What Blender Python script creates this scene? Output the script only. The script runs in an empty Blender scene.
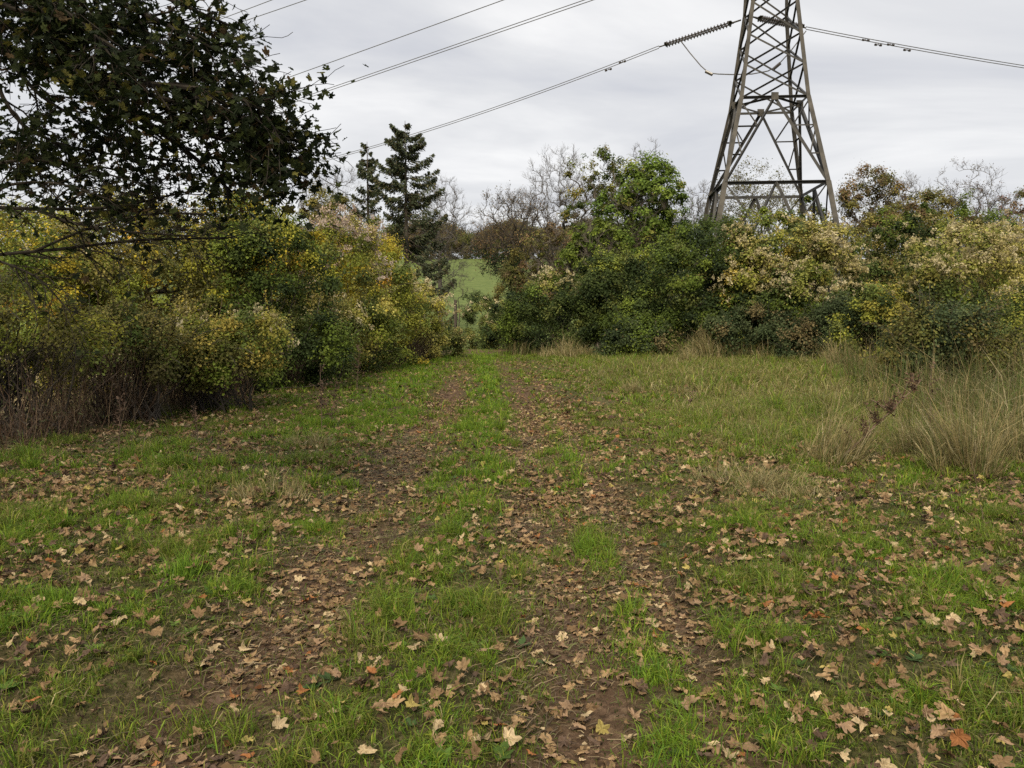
import bpy, math
import numpy as np

R = math.radians
C = bpy.context.scene.collection
S = bpy.context.scene

# ------------------------------------------------------------------ camera, sky, sun, exposure
FPX = 788.0
PITCH = math.atan(68.0 / FPX)
CAMH = 1.6
cam_d = bpy.data.cameras.new('camera')
cam = bpy.data.objects.new('camera', cam_d)
C.objects.link(cam)
cam.location = (0, 0, CAMH)
cam.rotation_euler = (math.pi / 2 - PITCH, 0, 0)
cam_d.sensor_width = 36
cam_d.lens = 36 * FPX / 1024
cam_d.clip_start = 0.05
cam_d.clip_end = 6000
S.camera = cam

SUN_EL, SUN_AZ = 44.0, 192.0      # azimuth measured clockwise from the viewing direction: behind the camera, to the right
world = bpy.data.worlds.new('World')
S.world = world
world.use_nodes = True
nt = world.node_tree
nt.nodes.clear()
def wn(t, **kw):
    n = nt.nodes.new(t)
    for k, v in kw.items():
        setattr(n, k, v)
    return n
wout = wn('ShaderNodeOutputWorld')
wbg = wn('ShaderNodeBackground')
wbg.inputs['Strength'].default_value = 0.1
sky = wn('ShaderNodeTexSky', sky_type='NISHITA', sun_disc=False)
sky.sun_elevation = R(SUN_EL)
sky.sun_rotation = R(SUN_AZ)
tc = wn('ShaderNodeTexCoord')
sep = wn('ShaderNodeSeparateXYZ')
nt.links.new(tc.outputs['Generated'], sep.inputs[0])
zc = wn('ShaderNodeMath', operation='MAXIMUM'); zc.inputs[1].default_value = 0.0
nt.links.new(sep.outputs['Z'], zc.inputs[0])
za = wn('ShaderNodeMath', operation='ADD'); za.inputs[1].default_value = 0.16
nt.links.new(zc.outputs[0], za.inputs[0])
dx = wn('ShaderNodeMath', operation='DIVIDE'); nt.links.new(sep.outputs['X'], dx.inputs[0]); nt.links.new(za.outputs[0], dx.inputs[1])
dy = wn('ShaderNodeMath', operation='DIVIDE'); nt.links.new(sep.outputs['Y'], dy.inputs[0]); nt.links.new(za.outputs[0], dy.inputs[1])
cmb = wn('ShaderNodeCombineXYZ'); nt.links.new(dx.outputs[0], cmb.inputs[0]); nt.links.new(dy.outputs[0], cmb.inputs[1])
mp = wn('ShaderNodeMapping'); mp.inputs['Scale'].default_value = (0.55, 1.0, 1.0); mp.inputs['Rotation'].default_value = (0, 0, 0.25)
nt.links.new(cmb.outputs[0], mp.inputs['Vector'])
nz = wn('ShaderNodeTexNoise'); nz.inputs['Scale'].default_value = 1.1; nz.inputs['Detail'].default_value = 8; nz.inputs['Roughness'].default_value = 0.52; nz.inputs['Distortion'].default_value = 0.5
nt.links.new(mp.outputs[0], nz.inputs['Vector'])
cr = wn('ShaderNodeValToRGB')
e = cr.color_ramp.elements
e[0].position = 0.36; e[0].color = (0.57, 0.582, 0.625, 1)
e[1].position = 0.63; e[1].color = (0.90, 0.895, 0.89, 1)
m1 = cr.color_ramp.elements.new(0.5); m1.color = (0.71, 0.714, 0.73, 1)
nt.links.new(nz.outputs['Fac'], cr.inputs[0])
sc10 = wn('ShaderNodeVectorMath', operation='SCALE'); sc10.inputs['Scale'].default_value = 10.7
nt.links.new(cr.outputs[0], sc10.inputs[0])
mx = wn('ShaderNodeMixRGB'); mx.inputs[0].default_value = 0.93
nt.links.new(sky.outputs[0], mx.inputs[1]); nt.links.new(sc10.outputs[0], mx.inputs[2])
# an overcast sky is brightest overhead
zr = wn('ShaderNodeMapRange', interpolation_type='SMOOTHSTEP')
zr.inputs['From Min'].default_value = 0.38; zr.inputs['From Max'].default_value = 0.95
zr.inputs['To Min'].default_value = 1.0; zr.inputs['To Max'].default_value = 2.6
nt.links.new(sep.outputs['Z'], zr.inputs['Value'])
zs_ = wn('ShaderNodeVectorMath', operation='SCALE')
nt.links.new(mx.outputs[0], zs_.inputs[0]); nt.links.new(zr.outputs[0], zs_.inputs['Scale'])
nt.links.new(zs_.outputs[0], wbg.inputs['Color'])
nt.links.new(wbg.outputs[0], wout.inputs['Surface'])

sun_d = bpy.data.lights.new('sun', 'SUN')
sun_d.energy = 4.9
sun_d.angle = R(24)
sun_d.color = (1.0, 0.87, 0.64)
sun = bpy.data.objects.new('sun', sun_d)
C.objects.link(sun)
# light comes from azimuth SUN_AZ (clockwise from +Y)
sx, sy, sz = math.sin(R(SUN_AZ)) * math.cos(R(SUN_EL)), math.cos(R(SUN_AZ)) * math.cos(R(SUN_EL)), math.sin(R(SUN_EL))
from mathutils import Vector
sun.rotation_euler = Vector((sx, sy, sz)).to_track_quat('Z', 'Y').to_euler()

S.view_settings.view_transform = 'Standard'
S.view_settings.look = 'None'
S.view_settings.exposure = 0.08
S.view_settings.gamma = 1.0
S.view_settings.use_curve_mapping = False
S.cycles.max_bounces = 6
S.cycles.diffuse_bounces = 3
S.cycles.glossy_bounces = 2
S.cycles.transmission_bounces = 4
S.cycles.caustics_reflective = False
S.cycles.caustics_refractive = False
S.cycles.use_denoising = False

# ------------------------------------------------------------------ helpers
def at(px, py, Y):
    """world point seen at pixel (px, py) at forward distance Y"""
    a, b = (px - 512) / FPX, (384 - py) / FPX
    cp, sp = math.cos(PITCH), math.sin(PITCH)
    d = np.array([a, cp + b * sp, -sp + b * cp])
    return np.array([0, 0, CAMH]) + d * (Y / d[1])

def sm(a, b, x):
    t = np.clip((np.asarray(x, float) - a) / (b - a), 0, 1)
    return t * t * (3 - 2 * t)

def _h(a, b, s):
    v = (a * 374761393 + b * 668265263 + s * 974711) & 0x7fffffff
    v = ((v ^ (v >> 13)) * 1274126177) & 0x7fffffff
    v = ((v ^ (v >> 11)) * 461845907) & 0x7fffffff
    return ((v ^ (v >> 16)) & 0xffff) / 65535.0

def vnoise(x, y, s=0):
    x = np.asarray(x, float); y = np.asarray(y, float)
    xi = np.floor(x).astype(np.int64); yi = np.floor(y).astype(np.int64)
    fx = x - xi; fy = y - yi
    fx = fx * fx * (3 - 2 * fx); fy = fy * fy * (3 - 2 * fy)
    a = _h(xi, yi, s); b = _h(xi + 1, yi, s); c = _h(xi, yi + 1, s); d = _h(xi + 1, yi + 1, s)
    return (a * (1 - fx) + b * fx) * (1 - fy) + (c * (1 - fx) + d * fx) * fy

def fbm(x, y, s=0, o=3):
    t = 0; a = 0.5; n = 0
    for k in range(o):
        t = t + a * vnoise(x * 2 ** k + 13.7 * k, y * 2 ** k + 7.1 * k, s + k); n += a; a *= 0.5
    return t / n

def nrm(v):
    return v / np.maximum(np.linalg.norm(v, axis=-1, keepdims=True), 1e-9)

def mesh(name, V, F, mat, parent=None, col=None, smooth=False, mask=None):
    """link one mesh object; F is a face array or a list of face arrays"""
    if not isinstance(F, list):
        F = [F]
    F = [f for f in F if len(f)]
    me = bpy.data.meshes.new(name)
    V = np.ascontiguousarray(V, np.float32)
    me.vertices.add(len(V)); me.vertices.foreach_set('co', V.ravel())
    li = np.concatenate([f.ravel() for f in F]).astype(np.int32)
    tot = np.concatenate([np.full(len(f), f.shape[1]) for f in F])
    st = np.concatenate([[0], np.cumsum(tot)[:-1]]).astype(np.int32)
    me.loops.add(len(li)); me.loops.foreach_set('vertex_index', li)
    me.polygons.add(len(tot)); me.polygons.foreach_set('loop_start', st)
    me.polygons.foreach_set('use_smooth', np.full(len(tot), smooth, bool))
    me.update(calc_edges=True)
    for nm, c in (('Col', col), ('mask', mask)):
        if c is not None:
            a = me.attributes.new(nm, 'FLOAT_COLOR', 'POINT')
            rgba = np.ones((len(V), 4), np.float32); rgba[:, :3] = c
            a.data.foreach_set('color', rgba.ravel())
    me.materials.append(mat)
    o = bpy.data.objects.new(name, me)
    C.objects.link(o)
    if parent is not None:
        o.parent = parent
    return o

def tag(o, label=None, cat=None, group=None, kind=None):
    if label: o['label'] = label
    if cat: o['category'] = cat
    if group: o['group'] = group
    if kind: o['kind'] = kind
    return o

def empty(name, loc, label, cat, group=None):
    o = bpy.data.objects.new(name, None)
    C.objects.link(o)
    o.location = [float(v) for v in loc]
    o.empty_display_size = 0.2
    return tag(o, label, cat, group)

def joinVF(parts):
    """concatenate [(V, [F...], col)]"""
    Vs, Fs, Cs, off = [], [], [], 0
    for V, F, c in parts:
        if not isinstance(F, list): F = [F]
        for f in F: Fs.append(f + off)
        Vs.append(V); off += len(V)
        Cs.append(c if c is not None else np.ones((len(V), 3)))
    byk = {}
    for f in Fs: byk.setdefault(f.shape[1], []).append(f)
    return np.concatenate(Vs), [np.concatenate(v) for v in byk.values()], np.concatenate(Cs)

def frames(T):
    up = np.where(np.abs(T[..., 2:3]) > 0.9, np.array([1.0, 0, 0]), np.array([0, 0, 1.0]))
    A = nrm(np.cross(T, up)); B = np.cross(T, A)
    return A, B

def tubes(P, Rr, k=5):
    """P (B,n,3), Rr (B,n) -> verts, quads"""
    Bn, n, _ = P.shape
    T = np.empty_like(P)
    T[:, 1:-1] = P[:, 2:] - P[:, :-2]; T[:, 0] = P[:, 1] - P[:, 0]; T[:, -1] = P[:, -1] - P[:, -2]
    T = nrm(T)
    A, B = frames(T)
    th = np.arange(k) * 2 * math.pi / k
    V = P[:, :, None] + Rr[:, :, None, None] * (np.cos(th)[None, None, :, None] * A[:, :, None] + np.sin(th)[None, None, :, None] * B[:, :, None])
    b = (np.arange(Bn) * n * k)[:, None, None]; i = (np.arange(n - 1) * k)[None, :, None]; j = np.arange(k)[None, None, :]; j2 = (j + 1) % k
    F = np.stack([b + i + j, b + i + j2, b + i + k + j2, b + i + k + j], -1).reshape(-1, 4)
    return V.reshape(-1, 3), F

def leaf_quads(P, N, size, rng, aspect=0.62, fold=0.25):
    """one folded diamond leaf at each point: P centres, N normals, size array"""
    n = len(P)
    N = nrm(N)
    A, B = frames(N)
    th = rng.uniform(0, 2 * math.pi, n)[:, None]
    U = np.cos(th) * A + np.sin(th) * B; W = np.cross(N, U)
    s = np.asarray(size)[:, None] * 0.5
    V = np.stack([P - U * s, P - W * s * aspect + N * s * fold - U * s * .12, P + U * s, P + W * s * aspect + N * s * fold - U * s * .12], 1)
    F = (np.arange(n) * 4)[:, None] + np.array([[0, 1, 2, 3]])
    return V.reshape(-1, 3), F

def pick(pal, n, rng):
    w = np.array([p[1] for p in pal], float); w /= w.sum()
    c = np.array([p[0] for p in pal], float)
    return c[rng.choice(len(pal), n, p=w)]

def outline_leaf(rng, lobes=5, curl=0.3, crumple=0.06, teeth=True):
    """a lobed sycamore leaf, unit length about 1, as fan triangles with an inner ring so that it can curl"""
    tips = [(0.0, 1.0), (0.95, 0.86), (-0.95, 0.86), (1.9, 0.55), (-1.9, 0.55)]
    ang = np.linspace(-math.pi, math.pi, 27)[:-1]
    r = np.full(len(ang), 0.42)
    if lobes == 0:                       # a plain oval leaf
        tips = [(0.0, .9), (.25, .62), (-.25, .62), (math.pi, .3)]
        r[:] = 0.34
    elif lobes < 5:                      # a torn leaf that has lost lobes
        tips = [tips[q] for q in rng.permutation(5)[:lobes]]
    for a, l in tips:
        l = l * rng.uniform(0.85, 1.12); a = a + rng.uniform(-.1, .1)
        d = np.abs((ang - a + math.pi) % (2 * math.pi) - math.pi)
        r = np.maximum(r, l * np.clip(1 - d / 0.70, 0, 1) ** 0.7)
    r[np.abs(np.abs(ang) - math.pi) < 0.2] = 0.16
    r *= rng.uniform(0.92, 1.08, len(ang))
    xy = np.stack([np.sin(ang) * r, np.cos(ang) * r], 1) * 0.55
    inner = xy * 0.5
    pts = np.concatenate([[[0, 0]], inner, xy])
    rr = np.linalg.norm(pts, axis=1)
    d1 = rng.uniform(0, math.pi)
    ax = pts @ np.array([math.cos(d1), math.sin(d1)])
    kc = curl * 2.2 + 1e-3
    e1_ = np.array([math.cos(d1), math.sin(d1)]); e2_ = np.array([-e1_[1], e1_[0]]); ay = pts @ e2_
    rx = np.sin(kc * ax) / kc
    z = (1 - np.cos(kc * ax)) / kc + crumple * rng.normal(0, 1, len(pts)) * (0.3 + rr * 1.6) + 0.10 * np.abs(pts[:, 0])
    pts = rx[:, None] * e1_ + ay[:, None] * e2_
    V = np.concatenate([pts, z[:, None]], 1)
    n = len(ang)
    i = np.arange(n); j = (i + 1) % n
    F3 = np.stack([np.zeros(n, int), 1 + i, 1 + j], 1)
    F4a = np.stack([1 + i, 1 + n + i, 1 + n + j], 1); F4b = np.stack([1 + i, 1 + n + j, 1 + j], 1)
    return V, np.concatenate([F3, F4a, F4b])

def scatter(tpl, P, N, size, spin, cols):
    """merged copies of one template mesh"""
    V, F = tpl
    n = len(P)
    N = nrm(N); A, B = frames(N)
    U = np.cos(spin)[:, None] * A + np.sin(spin)[:, None] * B; W = np.cross(N, U)
    s = np.asarray(size)[:, None, None]
    VV = P[:, None] + s * (V[None, :, 0:1] * U[:, None] + V[None, :, 1:2] * W[:, None] + V[None, :, 2:3] * N[:, None])
    FF = (np.arange(n) * len(V))[:, None, None] + F[None]
    return VV.reshape(-1, 3), FF.reshape(-1, 3), np.repeat(cols, len(V), 0)

# ------------------------------------------------------------------ materials
def new_mat(name):
    m = bpy.data.materials.new(name); m.use_nodes = True
    t = m.node_tree; t.nodes.clear()
    out = t.nodes.new('ShaderNodeOutputMaterial')
    return m, t, out

def leaf_mat(name, trans=0.3, rough=0.55, spec=0.3, source='attr'):
    m, t, out = new_mat(name)
    if source == 'attr':
        a = t.nodes.new('ShaderNodeAttribute'); a.attribute_name = 'Col'; csock = a.outputs['Color']
    else:
        a = t.nodes.new('ShaderNodeObjectInfo'); csock = a.outputs['Color']
    tcn = t.nodes.new('ShaderNodeTexCoord')
    n = t.nodes.new('ShaderNodeTexNoise'); n.inputs['Scale'].default_value = 30.0 if source == 'attr' else 14.0; n.inputs['Detail'].default_value = 3
    t.links.new(tcn.outputs['Object'], n.inputs['Vector'])
    mr = t.nodes.new('ShaderNodeMapRange'); mr.inputs['From Min'].default_value = 0.25; mr.inputs['From Max'].default_value = 0.75
    mr.inputs['To Min'].default_value = 0.68; mr.inputs['To Max'].default_value = 1.28
    t.links.new(n.outputs['Fac'], mr.inputs['Value'])
    vm = t.nodes.new('ShaderNodeVectorMath'); vm.operation = 'SCALE'
    t.links.new(csock, vm.inputs[0]); t.links.new(mr.outputs[0], vm.inputs['Scale'])
    p = t.nodes.new('ShaderNodeBsdfPrincipled')
    p.inputs['Roughness'].default_value = rough
    p.inputs['Specular IOR Level'].default_value = spec
    t.links.new(vm.outputs[0], p.inputs['Base Color'])
    tr = t.nodes.new('ShaderNodeBsdfTranslucent')
    t.links.new(vm.outputs[0], tr.inputs['Color'])
    mxs = t.nodes.new('ShaderNodeMixShader'); mxs.inputs[0].default_value = trans
    t.links.new(p.outputs[0], mxs.inputs[1]); t.links.new(tr.outputs[0], mxs.inputs[2])
    t.links.new(mxs.outputs[0], out.inputs['Surface'])
    return m

def noise_mat(name, c1, c2, scale=6, rough=0.85, metal=0.0, spec=0.3, bump=0.3, stretch=(1, 1, 1), detail=6):
    m, t, out = new_mat(name)
    tcn = t.nodes.new('ShaderNodeTexCoord')
    mpn = t.nodes.new('ShaderNodeMapping'); mpn.inputs['Scale'].default_value = stretch
    t.links.new(tcn.outputs['Object'], mpn.inputs['Vector'])
    n = t.nodes.new('ShaderNodeTexNoise'); n.inputs['Scale'].default_value = scale; n.inputs['Detail'].default_value = detail
    t.links.new(mpn.outputs[0], n.inputs['Vector'])
    r = t.nodes.new('ShaderNodeValToRGB')
    r.color_ramp.elements[0].position = 0.32; r.color_ramp.elements[0].color = (*c1, 1)
    r.color_ramp.elements[1].position = 0.68; r.color_ramp.elements[1].color = (*c2, 1)
    t.links.new(n.outputs['Fac'], r.inputs[0])
    p = t.nodes.new('ShaderNodeBsdfPrincipled')
    p.inputs['Roughness'].default_value = rough; p.inputs['Metallic'].default_value = metal
    p.inputs['Specular IOR Level'].default_value = spec
    t.links.new(r.outputs[0], p.inputs['Base Color'])
    if bump:
        b = t.nodes.new('ShaderNodeBump'); b.inputs['Strength'].default_value = bump; b.inputs['Distance'].default_value = 0.02
        t.links.new(n.outputs['Fac'], b.inputs['Height']); t.links.new(b.outputs[0], p.inputs['Normal'])
    t.links.new(p.outputs[0], out.inputs['Surface'])
    return m

M_LEAF = leaf_mat('foliage', 0.36, 0.6, 0.10)
M_GRASS = leaf_mat('grass_blades', 0.36, 0.55, 0.12)
M_DRY = leaf_mat('dry_leaf', 0.12, 0.8, 0.06)
M_DRYOBJ = leaf_mat('dry_leaf_single', 0.12, 0.8, 0.06, 'object')
M_NEEDLE = leaf_mat('conifer_needles', 0.15, 0.6, 0.25)
M_SEED = leaf_mat('fluffy_seed_heads', 0.35, 0.9, 0.05)
M_BARK = noise_mat('grey_brown_bark', (0.055, 0.045, 0.035), (0.14, 0.12, 0.095), 9, 0.9, stretch=(1, 1, .25))
M_BARKD = noise_mat('dark_bark', (0.025, 0.02, 0.016), (0.07, 0.058, 0.045), 9, 0.9, stretch=(1, 1, .25))
M_BARKS = noise_mat('blackish_sycamore_bark', (0.012, 0.010, 0.008), (0.035, 0.03, 0.024), 9, 0.9, spec=.1, stretch=(1, 1, .25))  # near-black bark colour for the sycamore boughs
M_SYC = leaf_mat('sycamore_leaves', 0.45, 0.7, 0.12)
M_TWIG = noise_mat('pale_twig_bark', (0.045, 0.039, 0.033), (0.085, 0.075, 0.065), 5, 0.9, bump=0)
M_STEM = noise_mat('dead_brown_stem', (0.06, 0.04, 0.028), (0.14, 0.095, 0.065), 8, 0.9, bump=0)
M_STRAW = leaf_mat('straw_stems', 0.2, 0.6, 0.2)
M_STEEL = noise_mat('weathered_galvanised_steel', (0.034, 0.031, 0.026), (0.08, 0.072, 0.06), 2.2, 0.7, 0.25, 0.4, 0.05)
M_STEELD = noise_mat('dark_painted_steel', (0.028, 0.028, 0.028), (0.06, 0.057, 0.052), 2.2, 0.7, 0.2, 0.35, 0.05)
M_CABLE = noise_mat('aluminium_conductor', (0.10, 0.10, 0.105), (0.16, 0.16, 0.165), 3, 0.5, 0.4, bump=0)
M_GLASS = noise_mat('dark_insulator_porcelain', (0.035, 0.03, 0.03), (0.07, 0.06, 0.055), 6, 0.25, 0.0, 0.5, 0)
M_POST = noise_mat('old_post_timber', (0.035, 0.028, 0.021), (0.075, 0.06, 0.045), 12, 0.9, stretch=(1, 1, .2))

def ground_mat():
    m, t, out = new_mat('meadow_ground')
    L = t.links.new
    tcn = t.nodes.new('ShaderNodeTexCoord')
    a = t.nodes.new('ShaderNodeAttribute'); a.attribute_name = 'mask'
    sp_ = t.nodes.new('ShaderNodeSeparateColor'); L(a.outputs['Color'], sp_.inputs[0])
    def noise(scale, det=6, rough=.6):
        n = t.nodes.new('ShaderNodeTexNoise'); n.inputs['Scale'].default_value = scale; n.inputs['Detail'].default_value = det; n.inputs['Roughness'].default_value = rough
        L(tcn.outputs['Object'], n.inputs['Vector']); return n
    def ramp(n, stops):
        r = t.nodes.new('ShaderNodeValToRGB')
        el = r.color_ramp.elements
        el[0].position, el[0].color = stops[0][0], (*stops[0][1], 1)
        el[1].position, el[1].color = stops[-1][0], (*stops[-1][1], 1)
        for p, c in stops[1:-1]:
            k = el.new(p); k.color = (*c, 1)
        L(n.outputs['Fac'], r.inputs[0]); return r
    n1 = noise(22, 9, .65); n2 = noise(3.0, 6); n3 = noise(90, 4); n4 = noise(0.9, 9, .7)
    thatch = ramp(n1, [(.3, (.018, .018, .008)), (.5, (.044, .042, .016)), (.7, (.105, .09, .042))])
    dirt = ramp(n1, [(.28, (.028, .018, .011)), (.5, (.07, .044, .027)), (.72, (.145, .096, .060))])
    field = ramp(n4, [(.3, (.056, .080, .024)), (.7, (.105, .125, .042))])
    straw = ramp(n1, [(.3, (.14, .11, .055)), (.7, (.36, .29, .16))])
    def mix(f, c1, c2):
        q = t.nodes.new('ShaderNodeMixRGB'); L(f, q.inputs[0]); L(c1, q.inputs[1]); L(c2, q.inputs[2]); return q.outputs[0]
    c = mix(sp_.outputs[0], thatch.outputs[0], dirt.outputs[0])
    c = mix(sp_.outputs[1], c, straw.outputs[0])
    c = mix(sp_.outputs[2], c, field.outputs[0])
    p = t.nodes.new('ShaderNodeBsdfPrincipled'); p.inputs['Roughness'].default_value = 0.95; p.inputs['Specular IOR Level'].default_value = 0.05
    L(c, p.inputs['Base Color'])
    b = t.nodes.new('ShaderNodeBump'); b.inputs['Strength'].default_value = 0.9; b.inputs['Distance'].default_value = 0.03
    b2 = t.nodes.new('ShaderNodeBump'); b2.inputs['Strength'].default_value = 0.5; b2.inputs['Distance'].default_value = 0.008
    L(n1.outputs['Fac'], b.inputs['Height']); L(n3.outputs['Fac'], b2.inputs['Height']); L(b.outputs[0], b2.inputs['Normal']); L(b2.outputs[0], p.inputs['Normal'])
    L(p.outputs[0], out.inputs['Surface'])
    return m
M_GROUND = ground_mat()

# ------------------------------------------------------------------ terrain functions
def xc(y):
    return -0.85 * sm(11, 36, y)

def ruts(x, y):
    u = x - xc(y)
    wob = 0.10 * (vnoise(y * 0.7, x * 0 + 3, 5) - .5)
    g = lambda c, w: np.exp(-((u - c + wob) / w) ** 2)
    a, b, c = g(-1.2, .36), g(.28, .33), g(.86, .16)
    return a, b, c

def dirt(x, y):
    a, b, c = ruts(x, y)
    n = fbm(x * 2.3, y * 1.6, 21, 4)
    far = 1 - 0.5 * sm(15, 27, y)
    d = (a * 1.0 + b * 1.05 + c * 0.8) * far
    d = d * (0.45 + 1.0 * sm(.2, .7, n))
    patch = sm(.60, .74, fbm(x * 1.1 + 5, y * 1.1, 33, 3)) * 0.28 * (1 - sm(7, 13, y))
    end = np.exp(-((y - 36) / 3.0) ** 2) * np.exp(-((x + 1.15) / 1.5) ** 2) * 1.3
    return np.clip(np.maximum(np.maximum(d, patch), end), 0, 1)

def gz(x, y):
    x = np.asarray(x, float); y = np.asarray(y, float)
    z = -1.7 * sm(37, 62, y)
    hill = 0.165 * np.clip(y - 74, 0, 92) * sm(70, 95, y) + 0.03 * np.clip(y - 166, 0, 150)
    z = z + hill
    near = 1 - sm(36, 50, y)
    z = z + near * (0.10 * (fbm(x * .35, y * .35, 3, 2) - .5))
    a, b, c = ruts(x, y)
    d = dirt(x, y)
    det = 1 - sm(16, 30, y)
    z = z + det * (-0.10 * (a + b) - 0.06 * c + 0.022 * d * (fbm(x * 9, y * 9, 17, 3) - .5) + 0.06 * (fbm(x * 3.1, y * 3.1, 8, 3) - .5) * (1 - .5 * d) + .012 * (fbm(x * 14, y * 14, 9, 2) - .5))
    return z

def lush(x, y):
    u = x - xc(y)
    g = lambda c, w: np.exp(-((u - c) / w) ** 2)
    s = g(-.36, .34) * (.5 + .5 * sm(4.5, 9, y)) * (.75 + .5 * vnoise(x * 2.1, y * 2.1, 57)) + g(-2.3, .8) * sm(7, 13, y) * 1.0 + .25 * g(.6, .15)
    s = s + sm(.48, .66, fbm(x * 1.25, y * 1.25, 51, 3)) * .75 * (1 - .6 * sm(9, 18, y))
    s = s + .7 * np.exp(-((y - 33) / 4) ** 2) * g(-.3, 1.4)
    return np.clip(s, 0, 1)

def straw_f(x, y):
    u = x - xc(y)
    s = sm(1.1, 3.2, u) * sm(6.0, 11, y) * (1 - .55 * sm(24, 32, y)) * (.25 + .9 * fbm(x * .7, y * .5, 61, 3))
    s = s + .5 * sm(.45, .7, fbm(x * .9, y * .9, 63, 3)) * sm(-1.6, -2.4, u) * sm(4.2, 6, y) * (1 - sm(8.5, 11, y))
    return np.clip(s, 0, 1)

# ------------------------------------------------------------------ ground: one sheet to the horizon
def axis(segs):
    out = []
    for a, b, st in segs:
        out.append(np.arange(a, b, st))
    return np.concatenate(out)
gxs = axis([(-2500, -400, 300), (-400, -60, 20), (-60, -14, 2), (-14, -6, .4), (-6, 6, .055), (6, 14, .3), (14, 60, 2), (60, 400, 20), (400, 2501, 300)])
gys = axis([(-2500, -300, 300), (-300, -20, 20), (-20, 1, 1), (1, 12, .055), (12, 40, .16), (40, 100, 1.5), (100, 340, 6), (340, 3001, 190)])
GX, GY = np.meshgrid(gxs, gys)
GZ = gz(GX, GY)
nx, ny = len(gxs), len(gys)
V = np.stack([GX, GY, GZ], -1).reshape(-1, 3)
ii, jj = np.meshgrid(np.arange(nx - 1), np.arange(ny - 1))
b0 = (jj * nx + ii).ravel()
F = np.stack([b0, b0 + 1, b0 + nx + 1, b0 + nx], 1)
strawfield = sm(-8.2, -9.5, GX) * (1 - sm(50, 60, GY))
mk = np.stack([dirt(GX, GY) * (1 - sm(42, 50, GY)), np.clip(strawfield + straw_f(GX, GY) * .45 * (1 - sm(36, 45, GY)), 0, 1), sm(60, 74, GY)], -1).reshape(-1, 3)
g = mesh('ground', V, F, M_GROUND, smooth=True, mask=mk)
tag(g, kind='structure')

# ------------------------------------------------------------------ pylon
def L_beam(p, q, w, t=None):
    """steel angle section from p to q"""
    p, q = np.array(p, float), np.array(q, float)
    t = t or w * 0.16
    T = nrm((q - p)[None])[0]
    A, B = frames(T[None]); A, B = A[0], B[0]
    prof = np.array([[0, 0], [w, 0], [w, t], [t, t], [t, w], [0, w]]) - w * 0.4
    V = np.concatenate([p + prof[:, :1] * A + prof[:, 1:] * B, q + prof[:, :1] * A + prof[:, 1:] * B])
    i = np.arange(6); j = (i + 1) % 6
    F4 = np.stack([i, j, j + 6, i + 6], 1)
    caps = np.array([[0, 1, 2, 3], [0, 3, 4, 5], [9, 8, 7, 6], [11, 10, 9, 6]])
    return V, np.concatenate([F4, caps]), None

PC = np.array([15.95, 50.5]); PG = float(gz(15.95, 50.5))
a_ = R(-5.5)
E1 = np.array([math.cos(a_), math.sin(a_)]); E2 = np.array([-math.sin(a_), math.cos(a_)])
ZL = [(-0.2, 9.5), (10.25, 5.95), (15.35, 3.9), (21.0, 2.6), (24.5, 2.4), (33, 2.0), (42, 1.6), (47, 0.3)]
def half(z):
    for (z0, w0), (z1, w1) in zip(ZL, ZL[1:]):
        if z <= z1: return (w0 + (w1 - w0) * (z - z0) / (z1 - z0)) / 2
    return ZL[-1][1] / 2
def corner(k, z):
    s1, s2 = ((-1, -1), (1, -1), (1, 1), (-1, 1))[k % 4]
    h = half(z); q = PC + E1 * s1 * h + E2 * s2 * h
    return np.array([q[0], q[1], z + PG * (1 - z / 47)])
pyl = empty('electricity_pylon', (PC[0], PC[1], PG), 'tall steel lattice electricity pylon standing behind the hedge', 'pylon')
def part(name, shapes, mat, root):
    V, F, _ = joinVF(shapes)
    return mesh(name, V - np.array(root.location), F, mat, root)
for k in range(4):
    part('leg', [L_beam(corner(k, z0), corner(k, z1), .31 - .005 * z0) for z0, z1 in ((-.2, 10.25), (10.25, 15.35), (15.35, 21), (21, 24.5), (24.5, 33), (33, 42), (42, 47))], M_STEEL, pyl)
    part('concrete_footing', [tubes(np.array([[corner(k, -.6), corner(k, .5)]]), np.array([[.55, .42]]), 12) + (None,)], M_TWIG, pyl)
mid = lambda k, z: (corner(k, z) + corner(k + 1, z)) / 2
lp = lambda p, q, t: np.array(p) * (1 - t) + np.array(q) * t
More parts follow.
